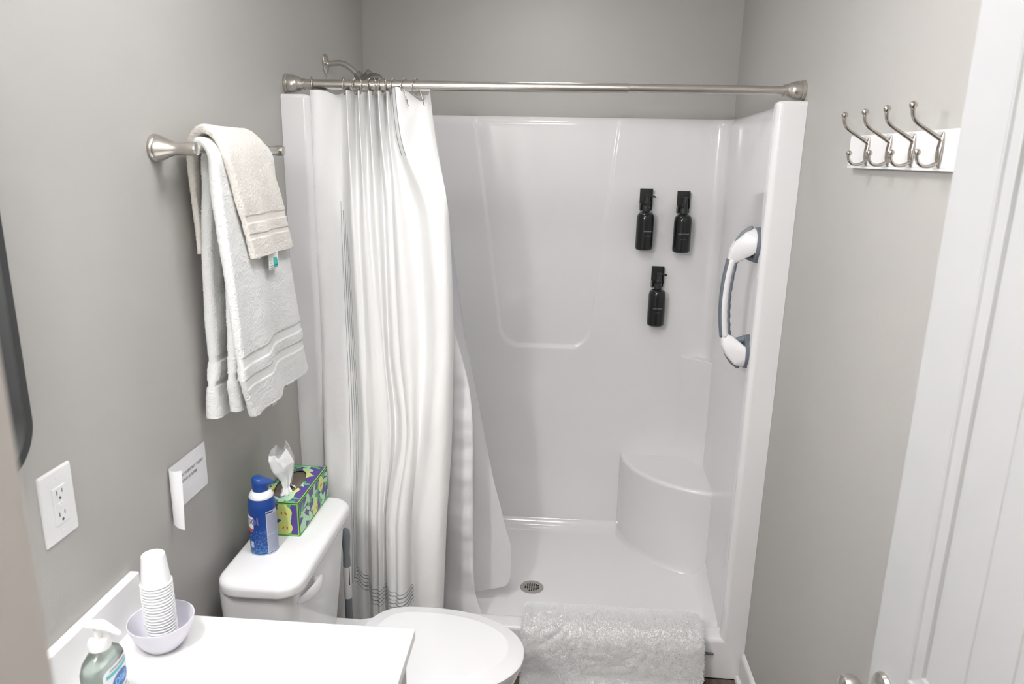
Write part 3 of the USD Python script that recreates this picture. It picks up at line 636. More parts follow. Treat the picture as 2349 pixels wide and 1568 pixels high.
def slab(path, y0, y1, th, nt, nc=150, ripple=None, terry=.0017, bands=(), seed=1):
    """a folded towel: a flat pad swept along path (x, z); y0, y1, th are functions of 0..1 along it; bands: flat woven stripes [(t0, t1)]"""
    path = np.asarray(path, float)
    d = np.r_[0, np.cumsum(np.linalg.norm(np.diff(path, axis=0), axis=1))]
    tt = np.linspace(0, 1, nt); C = CubicSpline(d / d[-1], path)(tt)
    T = np.gradient(C, axis=0); T /= np.linalg.norm(T, axis=1, keepdims=True); N = np.c_[T[:, 1], -T[:, 0]]
    R = []
    a = np.linspace(0, 2 * PI, nc, endpoint=False)
    # stadium outline: y in -1..1, n in -1..1
    for k, t_ in enumerate(tt):
        Y0, Y1, H = y0(t_), y1(t_), th(t_)
        inb = max([1 - abs((t_ - (b0 + b1) / 2) / ((b1 - b0) / 2)) ** 12 if b0 < t_ < b1 else 0 for b0, b1 in bands] + [0])
        H = H * (1 - .24 * inb)
        hw = (Y1 - Y0) / 2; rr_ = H / 2; fl = max(2 * (hw - rr_), .001); per = 2 * fl + 2 * PI * rr_
        q_ = a / (2 * PI) * per
        s1, s2, s3 = q_ < fl, (q_ >= fl) & (q_ < fl + PI * rr_), (q_ >= fl + PI * rr_) & (q_ < 2 * fl + PI * rr_)
        b1, b2 = (q_ - fl) / rr_, (q_ - 2 * fl - PI * rr_) / rr_
        yc = (Y0 + Y1) / 2
        yy = np.where(s1, yc - fl / 2 + q_, np.where(s2, yc + fl / 2 + rr_ * np.sin(b1), np.where(s3, yc + fl / 2 - (q_ - fl - PI * rr_), yc - fl / 2 - rr_ * np.sin(b2))))
        nn = np.where(s1, rr_, np.where(s2, rr_ * np.cos(b1), np.where(s3, -rr_, -rr_ * np.cos(b2))))
        if ripple is not None: nn = nn + ripple(t_, (yy - Y0) / (Y1 - Y0))
        R.append(np.c_[C[k, 0] + N[k, 0] * nn, yy, C[k, 1] + N[k, 1] * nn])
    R = np.array(R); m = rings(R)
    m.fix_normals()
    v = m.vertices; vn = np.array(m.vertex_normals)
    n_ = meshkit.noise(v * 560, seed) * .7 + meshkit.noise(v * 330, seed + 1) * .3 - .5
    amp = terry * np.ones(len(v))
    tv = np.r_[np.repeat(tt, nc), 0, 1]
    for b0, b1 in bands: amp = np.where((tv > b0) & (tv < b1), .00015, amp)
    lo = noise3(v, 11, seed + 2) * .006
    m.vertices = v + vn * (n_ * amp * 2 + lo)[:, None]
    return m
lerp = lambda p, q: (lambda t: float(np.interp(t, p, q)))
# bath towel: over the bar, wall side long, room side long
apath = [(.032, 1.128), (.034, 1.30), (.040, 1.52), (.055, 1.70), (.064, 1.748), (.079, 1.766), (.096, 1.750), (.106, 1.70), (.112, 1.52), (.116, 1.34), (.118, 1.145)]
bt = thing('bath_towel', 'thick white bath towel folded over the towel bar, hanging lowest', 'towel')
tA = slab(apath[:6] + [(.092, 1.757)], lerp([0, .1, .2, 1], [-.635, -.632, -.610, -.612]), lerp([0, .15, 1], [-.50, -.53, -.50]), lerp([0, .07, .12, .17, .22, .3, 1], [.040, .036, .024, .033, .024, .030, .022]), 380, 170, bands=[(.115, .135), (.20, .225)], seed=3)
# inner fold between the two halves
tC = slab([(.080, 1.140), (.077, 1.30), (.072, 1.5), (.066, 1.66), (.074, 1.735)], lerp([0, .12, .2, .5, 1], [-.612, -.618, -.606, -.580, -.53]), lerp([0, 1], [-.40, -.40]), lerp([0, .1, .15, .5, 1], [.030, .03, .022, .026, .010]), 360, 150, bands=[(.13, .16), (.22, .25)], seed=7)
rip = lambda t, f: (.012 * math.sin(0) + .010 * np.clip((t - .35) / .5, 0, 1) * np.sin(f * 11 + 1.2) * np.clip(f * 3, 0, 1))
tB = slab([(.068, 1.745), (.079, 1.764), (.096, 1.752), (.106, 1.70), (.113, 1.52), (.119, 1.34), (.123, 1.138)], lerp([0, .12, .5, .85, 1], [-.672, -.678, -.668, -.650, -.612]), lerp([0, .1, .4, .8, 1], [-.372, -.362, -.335, -.290, -.262]), lerp([0, .15, .8, .9, 1], [.018, .024, .024, .020, .024]), 400, 330, ripple=rip, bands=[(.765, .805), (.845, .885)], seed=11)
v = tB.vertices; k = np.clip((1.45 - v[:, 2]) / .3, 0, 1); v[:, 2] -= k * (-.110) * np.clip((v[:, 1] + .47) / .2, -1, 1) * .12; tB.vertices = v
obj('wall_side_fold', tA, 'terry_white', bt, smooth=True); obj('inner_fold', tC, 'terry_white', bt, smooth=True); obj('room_side_fold', tB, 'terry_white', bt, smooth=True)
obj('care_tag', frame(rbx(-.013, .013, -.018, .006, -.0004, .0004, .0003, 6), (.120, -.470, 1.130), (0, 1, 0), (0, 0, 1), (1, 0, 0)), 'tag_white', bt)
# hand towel on top
ht = thing('hand_towel', 'cream hand towel laid over the white bath towel on the towel bar', 'towel')
hpth = [(.020, 1.515), (.022, 1.62), (.030, 1.72), (.046, 1.770), (.076, 1.790), (.106, 1.772), (.124, 1.72), (.132, 1.62), (.137, 1.505)]
rip2 = lambda t, f: .006 * np.clip((t - .6) / .3, 0, 1) * np.sin(f * 12 + .5) * np.clip(f * 3, 0, 1)
tH = slab(hpth, lerp([0, .1, .35, .5, .62, .8, 1], [-.600, -.600, -.625, -.650, -.652, -.618, -.578]), lerp([0, .35, .5, .62, .8, 1], [-.42, -.44, -.44, -.425, -.385, -.345]), lerp([0, .06, .35, .5, 1], [.012, .014, .016, .018, .017]), 380, 250, ripple=rip2, bands=[(.835, .865), (.905, .925)], seed=21)
obj('terry', tH, 'terry_cream', ht, smooth=True)
ct = obj('care_tag', frame(rbx(-.030, .030, -.030, .012, -.0004, .0004, .0003, 6), (.141, -.470, 1.497), (0, 1, 0), (0, 0, 1), (1, 0, 0)), 'tag_white', ht, label='white care tag with a teal logo under the towel hem')
obj('tag_logo', frame(extr(Polygon([(0, 0), (.022, 0), (.022, .012), (.016, .020), (0, .020)]).buffer(.002), .0003), (.1415, -.470, 1.472), (0, 1, 0), (0, 0, 1), (1, 0, 0)), 'tag_teal', ct)
obj('tag_print', cat(*[frame(extr(sbox(-.024, y, -.024 + w, y + .0016), .0003), (.1415, -.470, 1.470), (0, 1, 0), (0, 0, 1), (1, 0, 0)) for y, w in ((.004, .048), (-.001, .044), (.012, .014), (.017, .016))]), 'print_grey', ct)

# ================================================================ outlet, note, mirror, lamps
ou = thing('wall_outlet', 'white double outlet with a reset panel on the left wall beside the mirror', 'outlet')
oc = (0, -1.1205, 1.1535)
onL = lambda m, y, z, x=0.0: frame(m, (x, y, z), (0, 1, 0), (0, 0, 1), (1, 0, 0))
obj('cover_plate', onL(loft([(rrect(.0405, .0645, .004), 0), (rrect(.0405, .0645, .004), .0015), (rrect(.0385, .0625, .004), .004), (rrect(.036, .060, .004), .0052)]), oc[1], oc[2]), 'plate_white', ou)
dv = obj('receptacle', onL(rbx(-.0165, .0165, -.0335, .0335, .003, .0072, .001, 8), oc[1], oc[2]), 'plate_white', ou)
for zc in (.019, -.021):
    obj('slot', cat(onL(bx(-.0075, -.0055, zc + .001, zc + .009, .0065, .0074), oc[1], oc[2]), onL(bx(.0055, .0073, zc + .002, zc + .009, .0065, .0074), oc[1], oc[2]), onL(move(lathe([(0, .0065), (.0026, .0065), (.0026, .0074), (0, .0074)], 14), (0, zc - .006, 0)), oc[1], oc[2])), 'slot_dark', dv)
obj('reset_button', cat(onL(rbx(-.008, .007, -.0035, .0005, .0065, .0082, .0006, 8), oc[1], oc[2]), onL(rbx(-.008, .007, .0012, .0052, .0065, .0080, .0006, 8), oc[1], oc[2])), 'plate_white', dv)
for zc in (.049, -.049): obj('screw', onL(lathe([(0, .0045), (.0032, .0045), (.003, .006), (0, .0063)], 18), oc[1], oc[2] + zc), 'plate_white', ou)

note = thing('paper_note', 'white paper note taped to the left wall with its near edge curling off', 'note')
s = np.linspace(0, 1, 70); vv = np.linspace(0, 1, 24)
PN = np.zeros((24, 70, 3))
for i, a in enumerate(vv):
    L = .203; u = s * L                                     # from the far edge towards the camera
    flat = .158; r = .017 + .005 * a
    k = np.clip(u - flat, 0, None)
    ang = np.clip(k / r, 0, 2.55); rest = np.clip(k - 2.55 * r, 0, None)
    yy = -.619 - np.minimum(u, flat) - r * np.sin(ang) + rest * math.cos(2.55 - PI)
    xx = .0015 + r * (1 - np.cos(ang)) + rest * .55
    zz = 1.066 - .111 * a + 0 * u - .030 * a * np.clip((u - .13) / .08, 0, 1) * (1 - .0)
    PN[i] = np.c_[xx, yy, zz]
R = shell(PN, .0003)
obj('sheet', tm(R.reshape(-1, 3), quadgrid(24, 140, wrapv=True)), 'paper', note, smooth=True)
for s_, z_ in (('FLUSH ANYTHING BUT TOILET', 1.028), ('PAPER, SEPTIC SYSTEM', 1.013)):
    obj('writing', frame(text(s_, .0066, .0002, center=False), (.0021, -.772, z_ - .004), (0, 1, 0), (0, 0, 1), (1, 0, 0)), 'ink', note, smooth=False)

mi = thing('wall_mirror', 'black framed mirror with rounded corners on the left wall', 'mirror')
my, mz, mhy, mhz = -1.426, 1.560, .250, .310
fo = rrect(mhy, mhz, .085, 20); fi = rrect(mhy - .018, mhz - .018, .070, 20)
R = np.array([np.c_[q, np.full(len(q), z)] for q, z in ((fo, .001), (fo, .024), (rrect(mhy - .002, mhz - .002, .083, 20), .026), (rrect(mhy - .016, mhz - .016, .072, 20), .026), (fi, .024), (fi, .006))])
fm = tm(R.reshape(-1, 3), quadgrid(6, len(fo), wrapv=True)); fm.fix_normals()
obj('frame', onL(fm, my, mz), 'black_frame', mi, smooth=40)
obj('glass', onL(loft([(fi, .004), (fi, .010)]), my, mz), 'mirror_glass', mi, smooth=20)

vl = thing('vanity_light', 'box shaped nickel wall lamp with three globes above the mirror', 'lamp')
obj('back_plate', rbx(0, .020, -1.868, -1.36, 1.885, 2.15, .006, 12), 'nickel', vl)
obj('top_plate', rbx(.018, .115, -1.868, -1.36, 2.14, 2.15, .003, 10), 'nickel', vl)
for y in (-1.364, -1.870): obj('end_plate', rbx(.0, .108, y, y + .006, 1.885, 2.15, .002, 10), 'nickel', vl)
for y in (-1.48, -1.62, -1.76):
    obj('socket', lathe([(0, 0), (.02, 0), (.022, -.03), (.018, -.07), (0, -.07)], 24, o=(.10, y, 2.14)), 'nickel', vl, smooth=30)
    obj('globe', move(trimesh.creation.icosphere(3, .045), (.10, y, 2.03)), 'globe', vl, smooth=True)
cl = thing('ceiling_light', 'round flush ceiling lamp in the middle of the bathroom', 'lamp', (.70, -.85, 2.44))
obj('base', lathe([(0, 0), (.225, 0), (.225, -.02), (.215, -.024), (0, -.024)], 64), 'nickel', cl)
obj('diffuser', lathe([(0, -.024), (.21, -.024), (.20, -.05), (.15, -.075), (.07, -.088), (0, -.090)], 64), 'ceiling_globe', cl, smooth=True)
sl_ = thing('shower_light', 'small round flush lamp in the ceiling over the shower', 'lamp', (.76, .40, 2.44))
obj('base', lathe([(0, 0), (.105, 0), (.105, -.010), (.098, -.014), (0, -.014)], 48), 'trim_white', sl_)
obj('diffuser', lathe([(0, -.014), (.094, -.014), (.088, -.030), (.060, -.042), (0, -.048)], 48), 'shower_globe', sl_, smooth=True)
hl = thing('hall_light', 'round flush ceiling lamp in the hall behind the doorway', 'lamp', (.85, -2.75, 2.44))
obj('base', lathe([(0, 0), (.17, 0), (.17, -.02), (.16, -.024), (0, -.024)], 48), 'nickel', hl)
obj('diffuser', lathe([(0, -.024), (.155, -.024), (.145, -.05), (.10, -.078), (.04, -.090), (0, -.092)], 48), 'hall_globe', hl, smooth=True)

# ================================================================ vanity and what stands on it
CZ = .82
va = thing('vanity_cabinet', 'grey vanity cabinet under the white counter', 'vanity')
obj('body', cat(bx(.002, .548, -1.872, -.962, .09, CZ - .024), bx(.002, .49, -1.872, -.962, 0, .09)), 'cabinet', va)
for y0, y1 in ((-1.862, -1.420), (-1.414, -.972)):
    dr_ = obj('cabinet_door', rbx(.548, .567, y0, y1, .10, CZ - .04, .002, 8), 'cabinet', va)
    obj('knob', lathe([(0, 0), (.006, 0), (.005, .012), (.013, .018), (.012, .026), (0, .029)], 24, 'x', (.567, -1.417 + (.05 if y0 > -1.42 else -.05), .62)), 'nickel', dr_)
vt = thing('vanity_counter', 'white vanity counter with a low backsplash against the left wall', 'counter')
obj('counter_top', rbx(.0, .580, -1.878, -.942, CZ - .024, CZ, .003, 12), 'counter', vt)
obj('backsplash', rbx(.0, .020, -1.878, -.952, CZ - .001, CZ + .101, .003, 12), 'counter', vt)

BX, BY = .108, -1.037
bo = thing('bowl', 'small white melamine bowl holding the stack of cups on the counter', 'bowl', (BX, BY, CZ))
obj('bowl_body', lathe([(0, .0), (.030, 0), (.032, .002), (.040, .012), (.050, .030), (.0575, .050), (.0595, .0575), (.0590, .0592), (.0575, .0588), (.0555, .052), (.048, .032), (.038, .014), (.028, .006), (0, .0052)], 64), 'bowl_lilac', bo, smooth=50)
NC, SP = 22, .0060
CX, CY = .112, -1.045
def cupz(k): return .9605 - SP * k
lab0 = 'white disposable cup upside down, topmost of the stack in the bowl'
cup0 = thing('disposable_cup', lab0, 'cup', (CX, CY, cupz(0)), 0, 'stacked upside-down cups in the bowl')
obj('cup_wall', lathe([(.0262, .0), (.0205, .0575), (.0198, .0590), (.0185, .0590), (.0180, .0572), (0, .0568), (0, .0560), (.0185, .0562), (.0192, .0562), (.0255, .0002)], 48), 'cup_white', cup0, smooth=35)
obj('rim', move(trimesh.creation.torus(.0266, .0019, 48, 10), (0, 0, .0019)), 'cup_white', cup0, smooth=True)
for k in range(1, NC):
    dup(cup0, (CX + random.uniform(-.0003, .0003), CY + random.uniform(-.0003, .0003), cupz(k)), k * 1.0, f'white disposable cup in the upside-down stack in the bowl, {ords[k]} from the top' + (', the lowest' if k == NC - 1 else ''))

sp = thing('hand_soap_bottle', 'clear hand soap pump bottle with a blue oval logo on the counter', 'soap bottle', (.106, -1.208, CZ))
def oval(hx_, hy_, n=56, e=2.4):
    a = np.linspace(0, 2 * PI, n, endpoint=False); c, s_ = np.cos(a), np.sin(a)
    return np.c_[hx_ * np.sign(c) * np.abs(c) ** (2 / e), hy_ * np.sign(s_) * np.abs(s_) ** (2 / e)]
obj('bottle', loft([(oval(.020, .036), 0), (oval(.0235, .0405), .004), (oval(.0245, .042), .02), (oval(.0245, .043), .07), (oval(.0235, .0425), .095), (oval(.0215, .036), .107), (oval(.0175, .025, e=2.1), .116), (oval(.014, .016, e=2), .121), (oval(.0125, .0125, e=2), .124), (oval(.0125, .0125, e=2), .128)]), 'plastic_clear', sp, smooth=50)
def ins(q, k): return q * (1 - k)
obj('liquid_soap', loft([(oval(.0218, .0383), .002), (oval(.0233, .0405), .02), (oval(.0233, .0415), .07), (oval(.0222, .0410), .094), (oval(.0205, .036), .101)]), 'soap_liquid', sp, smooth=50)
pz = .126
obj('cap', lathe([(0, pz - .002), (.0165, pz - .002), (.0175, pz), (.0172, pz + .010), (.015, pz + .015), (.009, pz + .017), (0, pz + .017)], 40), 'pump_white', sp)
obj('pump_stem', lathe([(0, pz + .014), (.0065, pz + .014), (.006, pz + .034), (0, pz + .034)], 24), 'pump_white', sp)
spt = smoothpath([(-.012, 0, pz + .040), (.0, 0, pz + .042), (.012, 0, pz + .040), (.024, 0, pz + .035), (.036, 0, pz + .028)], 24)
obj('pump_head', tube(*endround(spt, np.interp(np.linspace(0, 1, 24), [0, .35, .7, 1], [.0085, .0105, .0065, .0042])), n=18, flat=(1.05, .68)), 'pump_white', sp, smooth=True)
def curved_label(y0, y1, z0, z1, off, skew=0, ny=24):
    """a patch on the bottle's broad face (+x side)"""
    yy = np.linspace(y0, y1, ny)
    def fx(y): return .0245 * (1 - np.minimum(np.abs(y) / .0428, 1) ** 2.4) ** (1 / 2.4)
    f = np.c_[fx(yy) + off, yy]
    R = [np.c_[f, np.full(ny, z0) + skew * (yy - y0)], np.c_[f, np.full(ny, z1) + skew * (yy - y0)]]
    g = np.array(R); return sheet(g, flip=False)
def on_label(m, y, z, off=.0006):
    m = m.subdivide_to_size(.004); v = m.vertices
    yy = v[:, 0] + y; x = .0245 * (1 - np.minimum(np.abs(yy) / .0428, .999) ** 2.4) ** (1 / 2.4)
    return tm(np.c_[x + off + v[:, 2], yy, z + v[:, 1]], m.faces)
lb = obj('front_label', on_label(extr(Polygon(rrect(.034, .041, .012)), .0004), .004, .056, .0002), 'label_white', sp, label='white front label')
obj('label_band', on_label(extr(sbox(-.029, -.0032, .029, .0032), .0003), .004, .0835), 'label_teal', lb, smooth=False)
obj('label_caption', on_label(text('HYPOALLERGENIC', .0034, .0003), .004, .0915), 'label_purple', lb, smooth=False)
obj('label_logo', on_label(extr(affinity.scale(Point(0, 0).buffer(1, 32), .022, .0145), .0003), .007, .0625), 'label_blue', lb, smooth=False)
obj('logo_word', on_label(text('Dial', .0125, .0003, True), .007, .0625, .0008), 'label_lightblue', lb, smooth=False)
obj('label_caption', on_label(text('COMPLETE CLEAN', .0034, .0003), .004, .042), 'label_purple', lb, smooth=False)
obj('label_caption', on_label(text('sensitive skin', .0032, .0003), .004, .035), 'label_teal', lb, smooth=False)
obj('label_leaf', on_label(extr(affinity.rotate(affinity.scale(Point(0, 0).buffer(1, 16), .012, .006), 35), .0003), .024, .026), 'label_green', lb, smooth=False)

# ================================================================ toilet
to = thing('toilet', 'white two-piece toilet with its lid closed, against the left wall', 'toilet')
TY = -.482
def rr(x0, x1, y0, y1, r): return rrect((x1 - x0) / 2, (y1 - y0) / 2, r, 12, (x0 + x1) / 2, (y0 + y1) / 2)
LZ = .745
def lid(ins): return rr(.036 + ins, .250 - ins, -.722 + ins, -.243 - ins, .060 - ins * .6)
lev = [(lid(.010), LZ - .040), (lid(.002), LZ - .036), (lid(0), LZ - .030)] + [(lid(.017 * (1 - math.cos(a))), LZ - .017 + .017 * math.sin(a) - .0) for a in np.linspace(0, PI / 2, 8)] + [(lid(.03), LZ + .001), (lid(.06), LZ + .0015)]
obj('tank_lid', loft(lev), 'porcelain', to, smooth=60)
tk = lambda a: rr(.030, .236 - a * .03, -.708 + a * .035, -.257 - a * .035, .05)
obj('tank', loft([(tk(1), .37), (tk(.9), .38), (tk(.5), .52), (tk(.12), .68), (tk(.1), LZ - .038)]), 'porcelain', to, smooth=50)
lv = obj('flush_lever', cat(lathe([(0, .0), (.011, 0), (.011, .012), (.009, .016), (0, .017)], 24, 'x', (.228, -.562, .664)),
     tube(*endround(smoothpath([(.2485, -.556, .6635), (.251, -.585, .665), (.244, -.628, .668), (.231, -.664, .672)], 24), np.interp(np.linspace(0, 1, 24), [0, .2, .45, .75, 1], [.014, .0190, .0170, .0125, .0085])), n=18, flat=(.40, 1.0))), 'seat_plastic', to, smooth=50, label='white flush lever')
def egg(x0, x1, b, n=72, eb=3.6, ef=2.0, ins=0):
    a = np.linspace(0, 2 * PI, n, endpoint=False); c, s_ = np.cos(a), np.sin(a); xc = x0 + (x1 - x0) * .40
    af, ab = x1 - xc - ins, xc - x0 - ins; bb_ = b - ins; e = np.where(c > 0, ef, eb)
    return np.c_[xc + np.where(c > 0, af, ab) * np.sign(c) * np.abs(c) ** (2 / e), TY + .022 + bb_ * np.sign(s_) * np.abs(s_) ** (2 / np.where(c > 0, 2.1, 2.5))]
L0, L1, LB = .300, .783, .188
obj('seat_lid', loft([(egg(L0, L1, LB, ins=.004), .391), (egg(L0, L1, LB), .395), (egg(L0, L1, LB), .400), (egg(L0, L1, LB, ins=.004), .4035), (egg(L0, L1, LB, ins=.034), .4095), (egg(L0, L1, LB, ins=.040), .4135), (egg(L0, L1, LB, ins=.048), .4150), (egg(L0, L1, LB, ins=.11), .4155)]), 'seat_plastic', to, smooth=40)
obj('seat', loft([(egg(L0 + .01, L1 - .006, LB - .004, ins=.006), .366), (egg(L0 + .01, L1 - .006, LB - .004), .371), (egg(L0 + .01, L1 - .006, LB - .004), .384), (egg(L0 + .01, L1 - .006, LB - .004, ins=.005), .389)]), 'seat_plastic', to, smooth=40)
obj('bowl', loft([(egg(.16, .60, .115, eb=3), .0), (egg(.16, .60, .115, eb=3), .02), (egg(.17, .60, .105, eb=3), .10), (egg(.17, .68, .13, eb=3), .22), (egg(.18, .755, .172, eb=3), .31), (egg(.19, .772, .182, eb=3), .355), (egg(.19, .770, .180, eb=3), .364)]), 'porcelain', to, smooth=50)
for dy in (-.07, .07): obj('hinge', rbx(.272, .312, TY + .022 + dy - .016, TY + .022 + dy + .016, .366, .400, .006, 10), 'seat_plastic', to)
obj('neck', loft([(rr(.10, .30, -.60, -.33, .04), .30), (rr(.08, .30, -.62, -.31, .04), .372)]), 'porcelain', to, smooth=50)

# spray can
can = thing('spray_can', 'blue air freshener spray can standing on the toilet tank', 'spray can', (.106, -.560, LZ + .0012))
CR = .0345
obj('can_body', lathe([(0, .002), (.031, .0), (.0345, .0025), (CR, .006), (CR, .128), (.0338, .137), (.0310, .147), (.0272, .1555), (0, .1555)], 56), 'can_blue', can, smooth=50)
obj('base_rim', lathe([(.030, .0), (.0352, .0), (.0356, .002), (.0350, .0045), (.030, .0045)], 56), 'can_tin', can)
obj('shoulder_ring', lathe([(0, .150), (.0292, .1505), (.0302, .153), (.0288, .159), (.0245, .1665), (.0215, .169), (0, .169)], 56), 'can_white', can, smooth=50)
cp = []
for z, r, sh_ in ((.166, .0205, 0), (.180, .0205, 0), (.187, .0208, .000)): cp.append((z, r, sh_))
n = 48; a = np.linspace(0, 2 * PI, n, endpoint=False); dirx = np.array([.92, .38]); face = np.cos(a - math.atan2(dirx[1], dirx[0]))
Rr = [np.c_[.0195 * np.cos(a), .0195 * np.sin(a), np.full(n, .165)], np.c_[.0200 * np.cos(a), .0200 * np.sin(a), np.full(n, .176)], np.c_[.0205 * np.cos(a), .0205 * np.sin(a), .190 - .003 * face]]
ex2 = 1 + .55 * np.clip(face, 0, 1) ** 3
Rr += [np.c_[.0210 * ex2 * np.cos(a), .0210 * ex2 * np.sin(a), .192 - .006 * np.clip(face, 0, 1)], np.c_[.0200 * ex2 * np.cos(a), .0200 * ex2 * np.sin(a), .199 - .009 * np.clip(face, -.3, 1)], np.c_[.012 * np.cos(a), .012 * np.sin(a), .2035 - .004 * face]]
obj('spray_cap', rings(Rr), 'can_cap', can, smooth=45)
def cpatch(th0, th1, z0, z1, off=.0003, n=24, R=CR):
    t_ = np.linspace(th0, th1, n); return sheet(np.array([[( (R + off) * math.cos(x), (R + off) * math.sin(x), z) for x in t_] for z in (z0, z1)]), flip=True)
# directions on the can, seen from the doorway: about -66 degrees
V0 = math.radians(-66)
lbk = obj('back_label', cpatch(V0 + .22, V0 + 1.45, .006, .121), 'can_label', can, smooth=True, label='pale instruction label')
obj('label_heading', cpatch(V0 + .27, V0 + .80, .1145, .1185, .0005), 'can_navy', lbk, smooth=True)
obj('label_text', cat(*[cpatch(V0 + .28, V0 + 1.38 - .15 * ((k * 7) % 5 == 0), .009 + k * .00235, .0099 + k * .00235, .0005) for k in range(44) if k not in (20,)]), 'can_text', lbk, smooth=True, kind='stuff')
lo = obj('logo_panel', wrapz(extr(Polygon([(-.024, -.015), (.0095, -.020), (.0115, .012), (-.024, .019)]), .0003), CR, V0 - 1.02, (0, 0, .093)), 'can_white', can, smooth=False)
obj('logo_word', wrapz(text('Lysol', .019, .0003, True), CR + .0002, V0 - 1.20, (0, 0, .094)), 'label_purple', lo, smooth=False)
obj('logo_swoosh', wrapz(extr(Polygon([(-.024, -.001), (.002, -.006), (.010, -.003), (.004, .003), (-.024, .007)]), .0003), CR, V0 - 1.02, (0, 0, .069)), 'can_red', can, smooth=False)
obj('print_patch', wrapz(extr(sbox(-.007, -.008, .004, .008), .0003), CR, V0 - .93, (0, 0, .030)), 'can_label', can, smooth=False)
rg = random.Random(5); bub = []
for k in range(170):
    z = .008 + .062 * rg.random() ** 1.7; th = V0 - 1.3 + 1.48 * rg.random(); r = .0022 * (1 - .5 * (z / .07))
    hexa = Polygon([(r * math.cos(a_), r * math.sin(a_)) for a_ in np.arange(6) * PI / 3 + .5])
    if rg.random() < .5: hexa = hexa.difference(hexa.buffer(-.0006))
    m = extr(hexa, .0002); v_ = m.vertices; t_ = th + v_[:, 0] / CR
    bub.append(tm(np.c_[(CR + .0001 + v_[:, 2]) * np.cos(t_), (CR + .0001 + v_[:, 2]) * np.sin(t_), z + v_[:, 1]], m.faces))
obj('bubble_print', cat(*bub), 'can_bubble', can, smooth=False, kind='stuff')

# tissue box
KB = thing('tissue_box', 'green and purple pear patterned tissue box on the toilet tank', 'tissue box')
kx0, kx1, ky0, ky1, kz0, kz1 = .054, .174, -.490, -.252, LZ + .0015, LZ + .0985
slot = affinity.scale(Point(0, 0).buffer(1, 32), .034, .084)
topc = ((kx0 + kx1) / 2 - .006, (ky0 + ky1) / 2)
th_ = .0012
walls = [bx(kx0, kx1, ky0, ky0 + th_, kz0, kz1), bx(kx0, kx1, ky1 - th_, ky1, kz0, kz1), bx(kx0, kx0 + th_, ky0, ky1, kz0, kz1), bx(kx1 - th_, kx1, ky0, ky1, kz0, kz1), bx(kx0, kx1, ky0, ky1, kz0, kz0 + th_)]
topp = sbox(kx0, ky0, kx1, ky1).difference(affinity.translate(slot, *topc))
obj('carton', cat(*walls, extr(topp, th_, kz1 - th_)), 'box_green', KB, smooth=False)
obj('slot_film', extr(affinity.translate(slot, *topc).buffer(.004), .0004, kz1 - .006), 'box_dark', KB, smooth=False)
def pattern(w, h, seed, hole=None, border=.005):
    """flat print of the carton: purple ground with pears, leaves and mint slivers inside a green border"""
    rg = np.random.default_rng(seed); fr = sbox(border, border, w - border, h - border)
    if hole is not None: fr = fr.difference(hole)
    pears, seeds, leaves, mint = [], [], [], []
    for x in np.arange(.024, w, .052):
        for y in np.arange(.020, h, .050):
            cx_, cy_ = x + rg.uniform(-.006, .006), y + rg.uniform(-.006, .006); an = rg.uniform(-25, 25)
            p = affinity.scale(Point(0, 0).buffer(1, 16), .0215, .0195).union(affinity.scale(Point(0, .014).buffer(1, 12), .014, .017)).buffer(.002).buffer(-.002)
            if rg.random() < .58: pears.append(affinity.translate(affinity.rotate(p, an), cx_, cy_)); seeds += [affinity.translate(affinity.rotate(affinity.scale(Point(0, 0).buffer(1, 8), .0018, .0048), an + e * 15), cx_ + e * .0055, cy_ - .001) for e in (-1, 1)]
            for q in range(5):
                a_ = rg.uniform(0, 360); lf = affinity.scale(Point(0, 0).buffer(1, 10), .005 + .004 * rg.random(), .016 + .010 * rg.random())
                (leaves if rg.random() < .55 else mint).append(affinity.translate(affinity.rotate(lf, a_), cx_ + rg.uniform(-.018, .018), cy_ + rg.uniform(-.018, .018)))
    from shapely import union_all
    P_, S_, Lf, Mi = (union_all(x) for x in (pears, seeds, leaves, mint))
    return dict(box_purple=(fr, 1), box_leaf=(Lf.intersection(fr), 2), box_mint=(Mi.intersection(fr), 3), box_pear=(P_.intersection(fr), 4), box_seed=(S_.intersection(fr).intersection(P_), 5))
pn = dict(box_purple='printed_ground', box_leaf='printed_leaves', box_mint='printed_slivers', box_pear='printed_pears', box_seed='printed_seeds')
faces = [(kx1 - kx0, kz1 - kz0, 4, None, lambda m: frame(m, (kx0, ky0, kz0), (1, 0, 0), (0, 0, 1), (0, -1, 0))),
         (ky1 - ky0, kz1 - kz0, 9, None, lambda m: frame(m, (kx1, ky0, kz0), (0, 1, 0), (0, 0, 1), (1, 0, 0))),
         (kx1 - kx0, ky1 - ky0, 14, affinity.translate(slot, topc[0] - kx0, topc[1] - ky0), lambda m: frame(m, (kx0, ky0, kz1), (1, 0, 0), (0, 1, 0), (0, 0, 1)))]
acc = {}
for w_, h_, sd_, hole, put in faces:
    for k_, (poly, lay) in pattern(w_, h_, sd_, hole).items():
        if not poly.is_empty: acc.setdefault(k_, []).append(put(extr(poly, .00012 * lay)))
for k_, ms in acc.items(): obj(pn[k_], cat(*ms), k_, KB, smooth=False, kind=None if k_ == 'box_purple' else 'stuff')
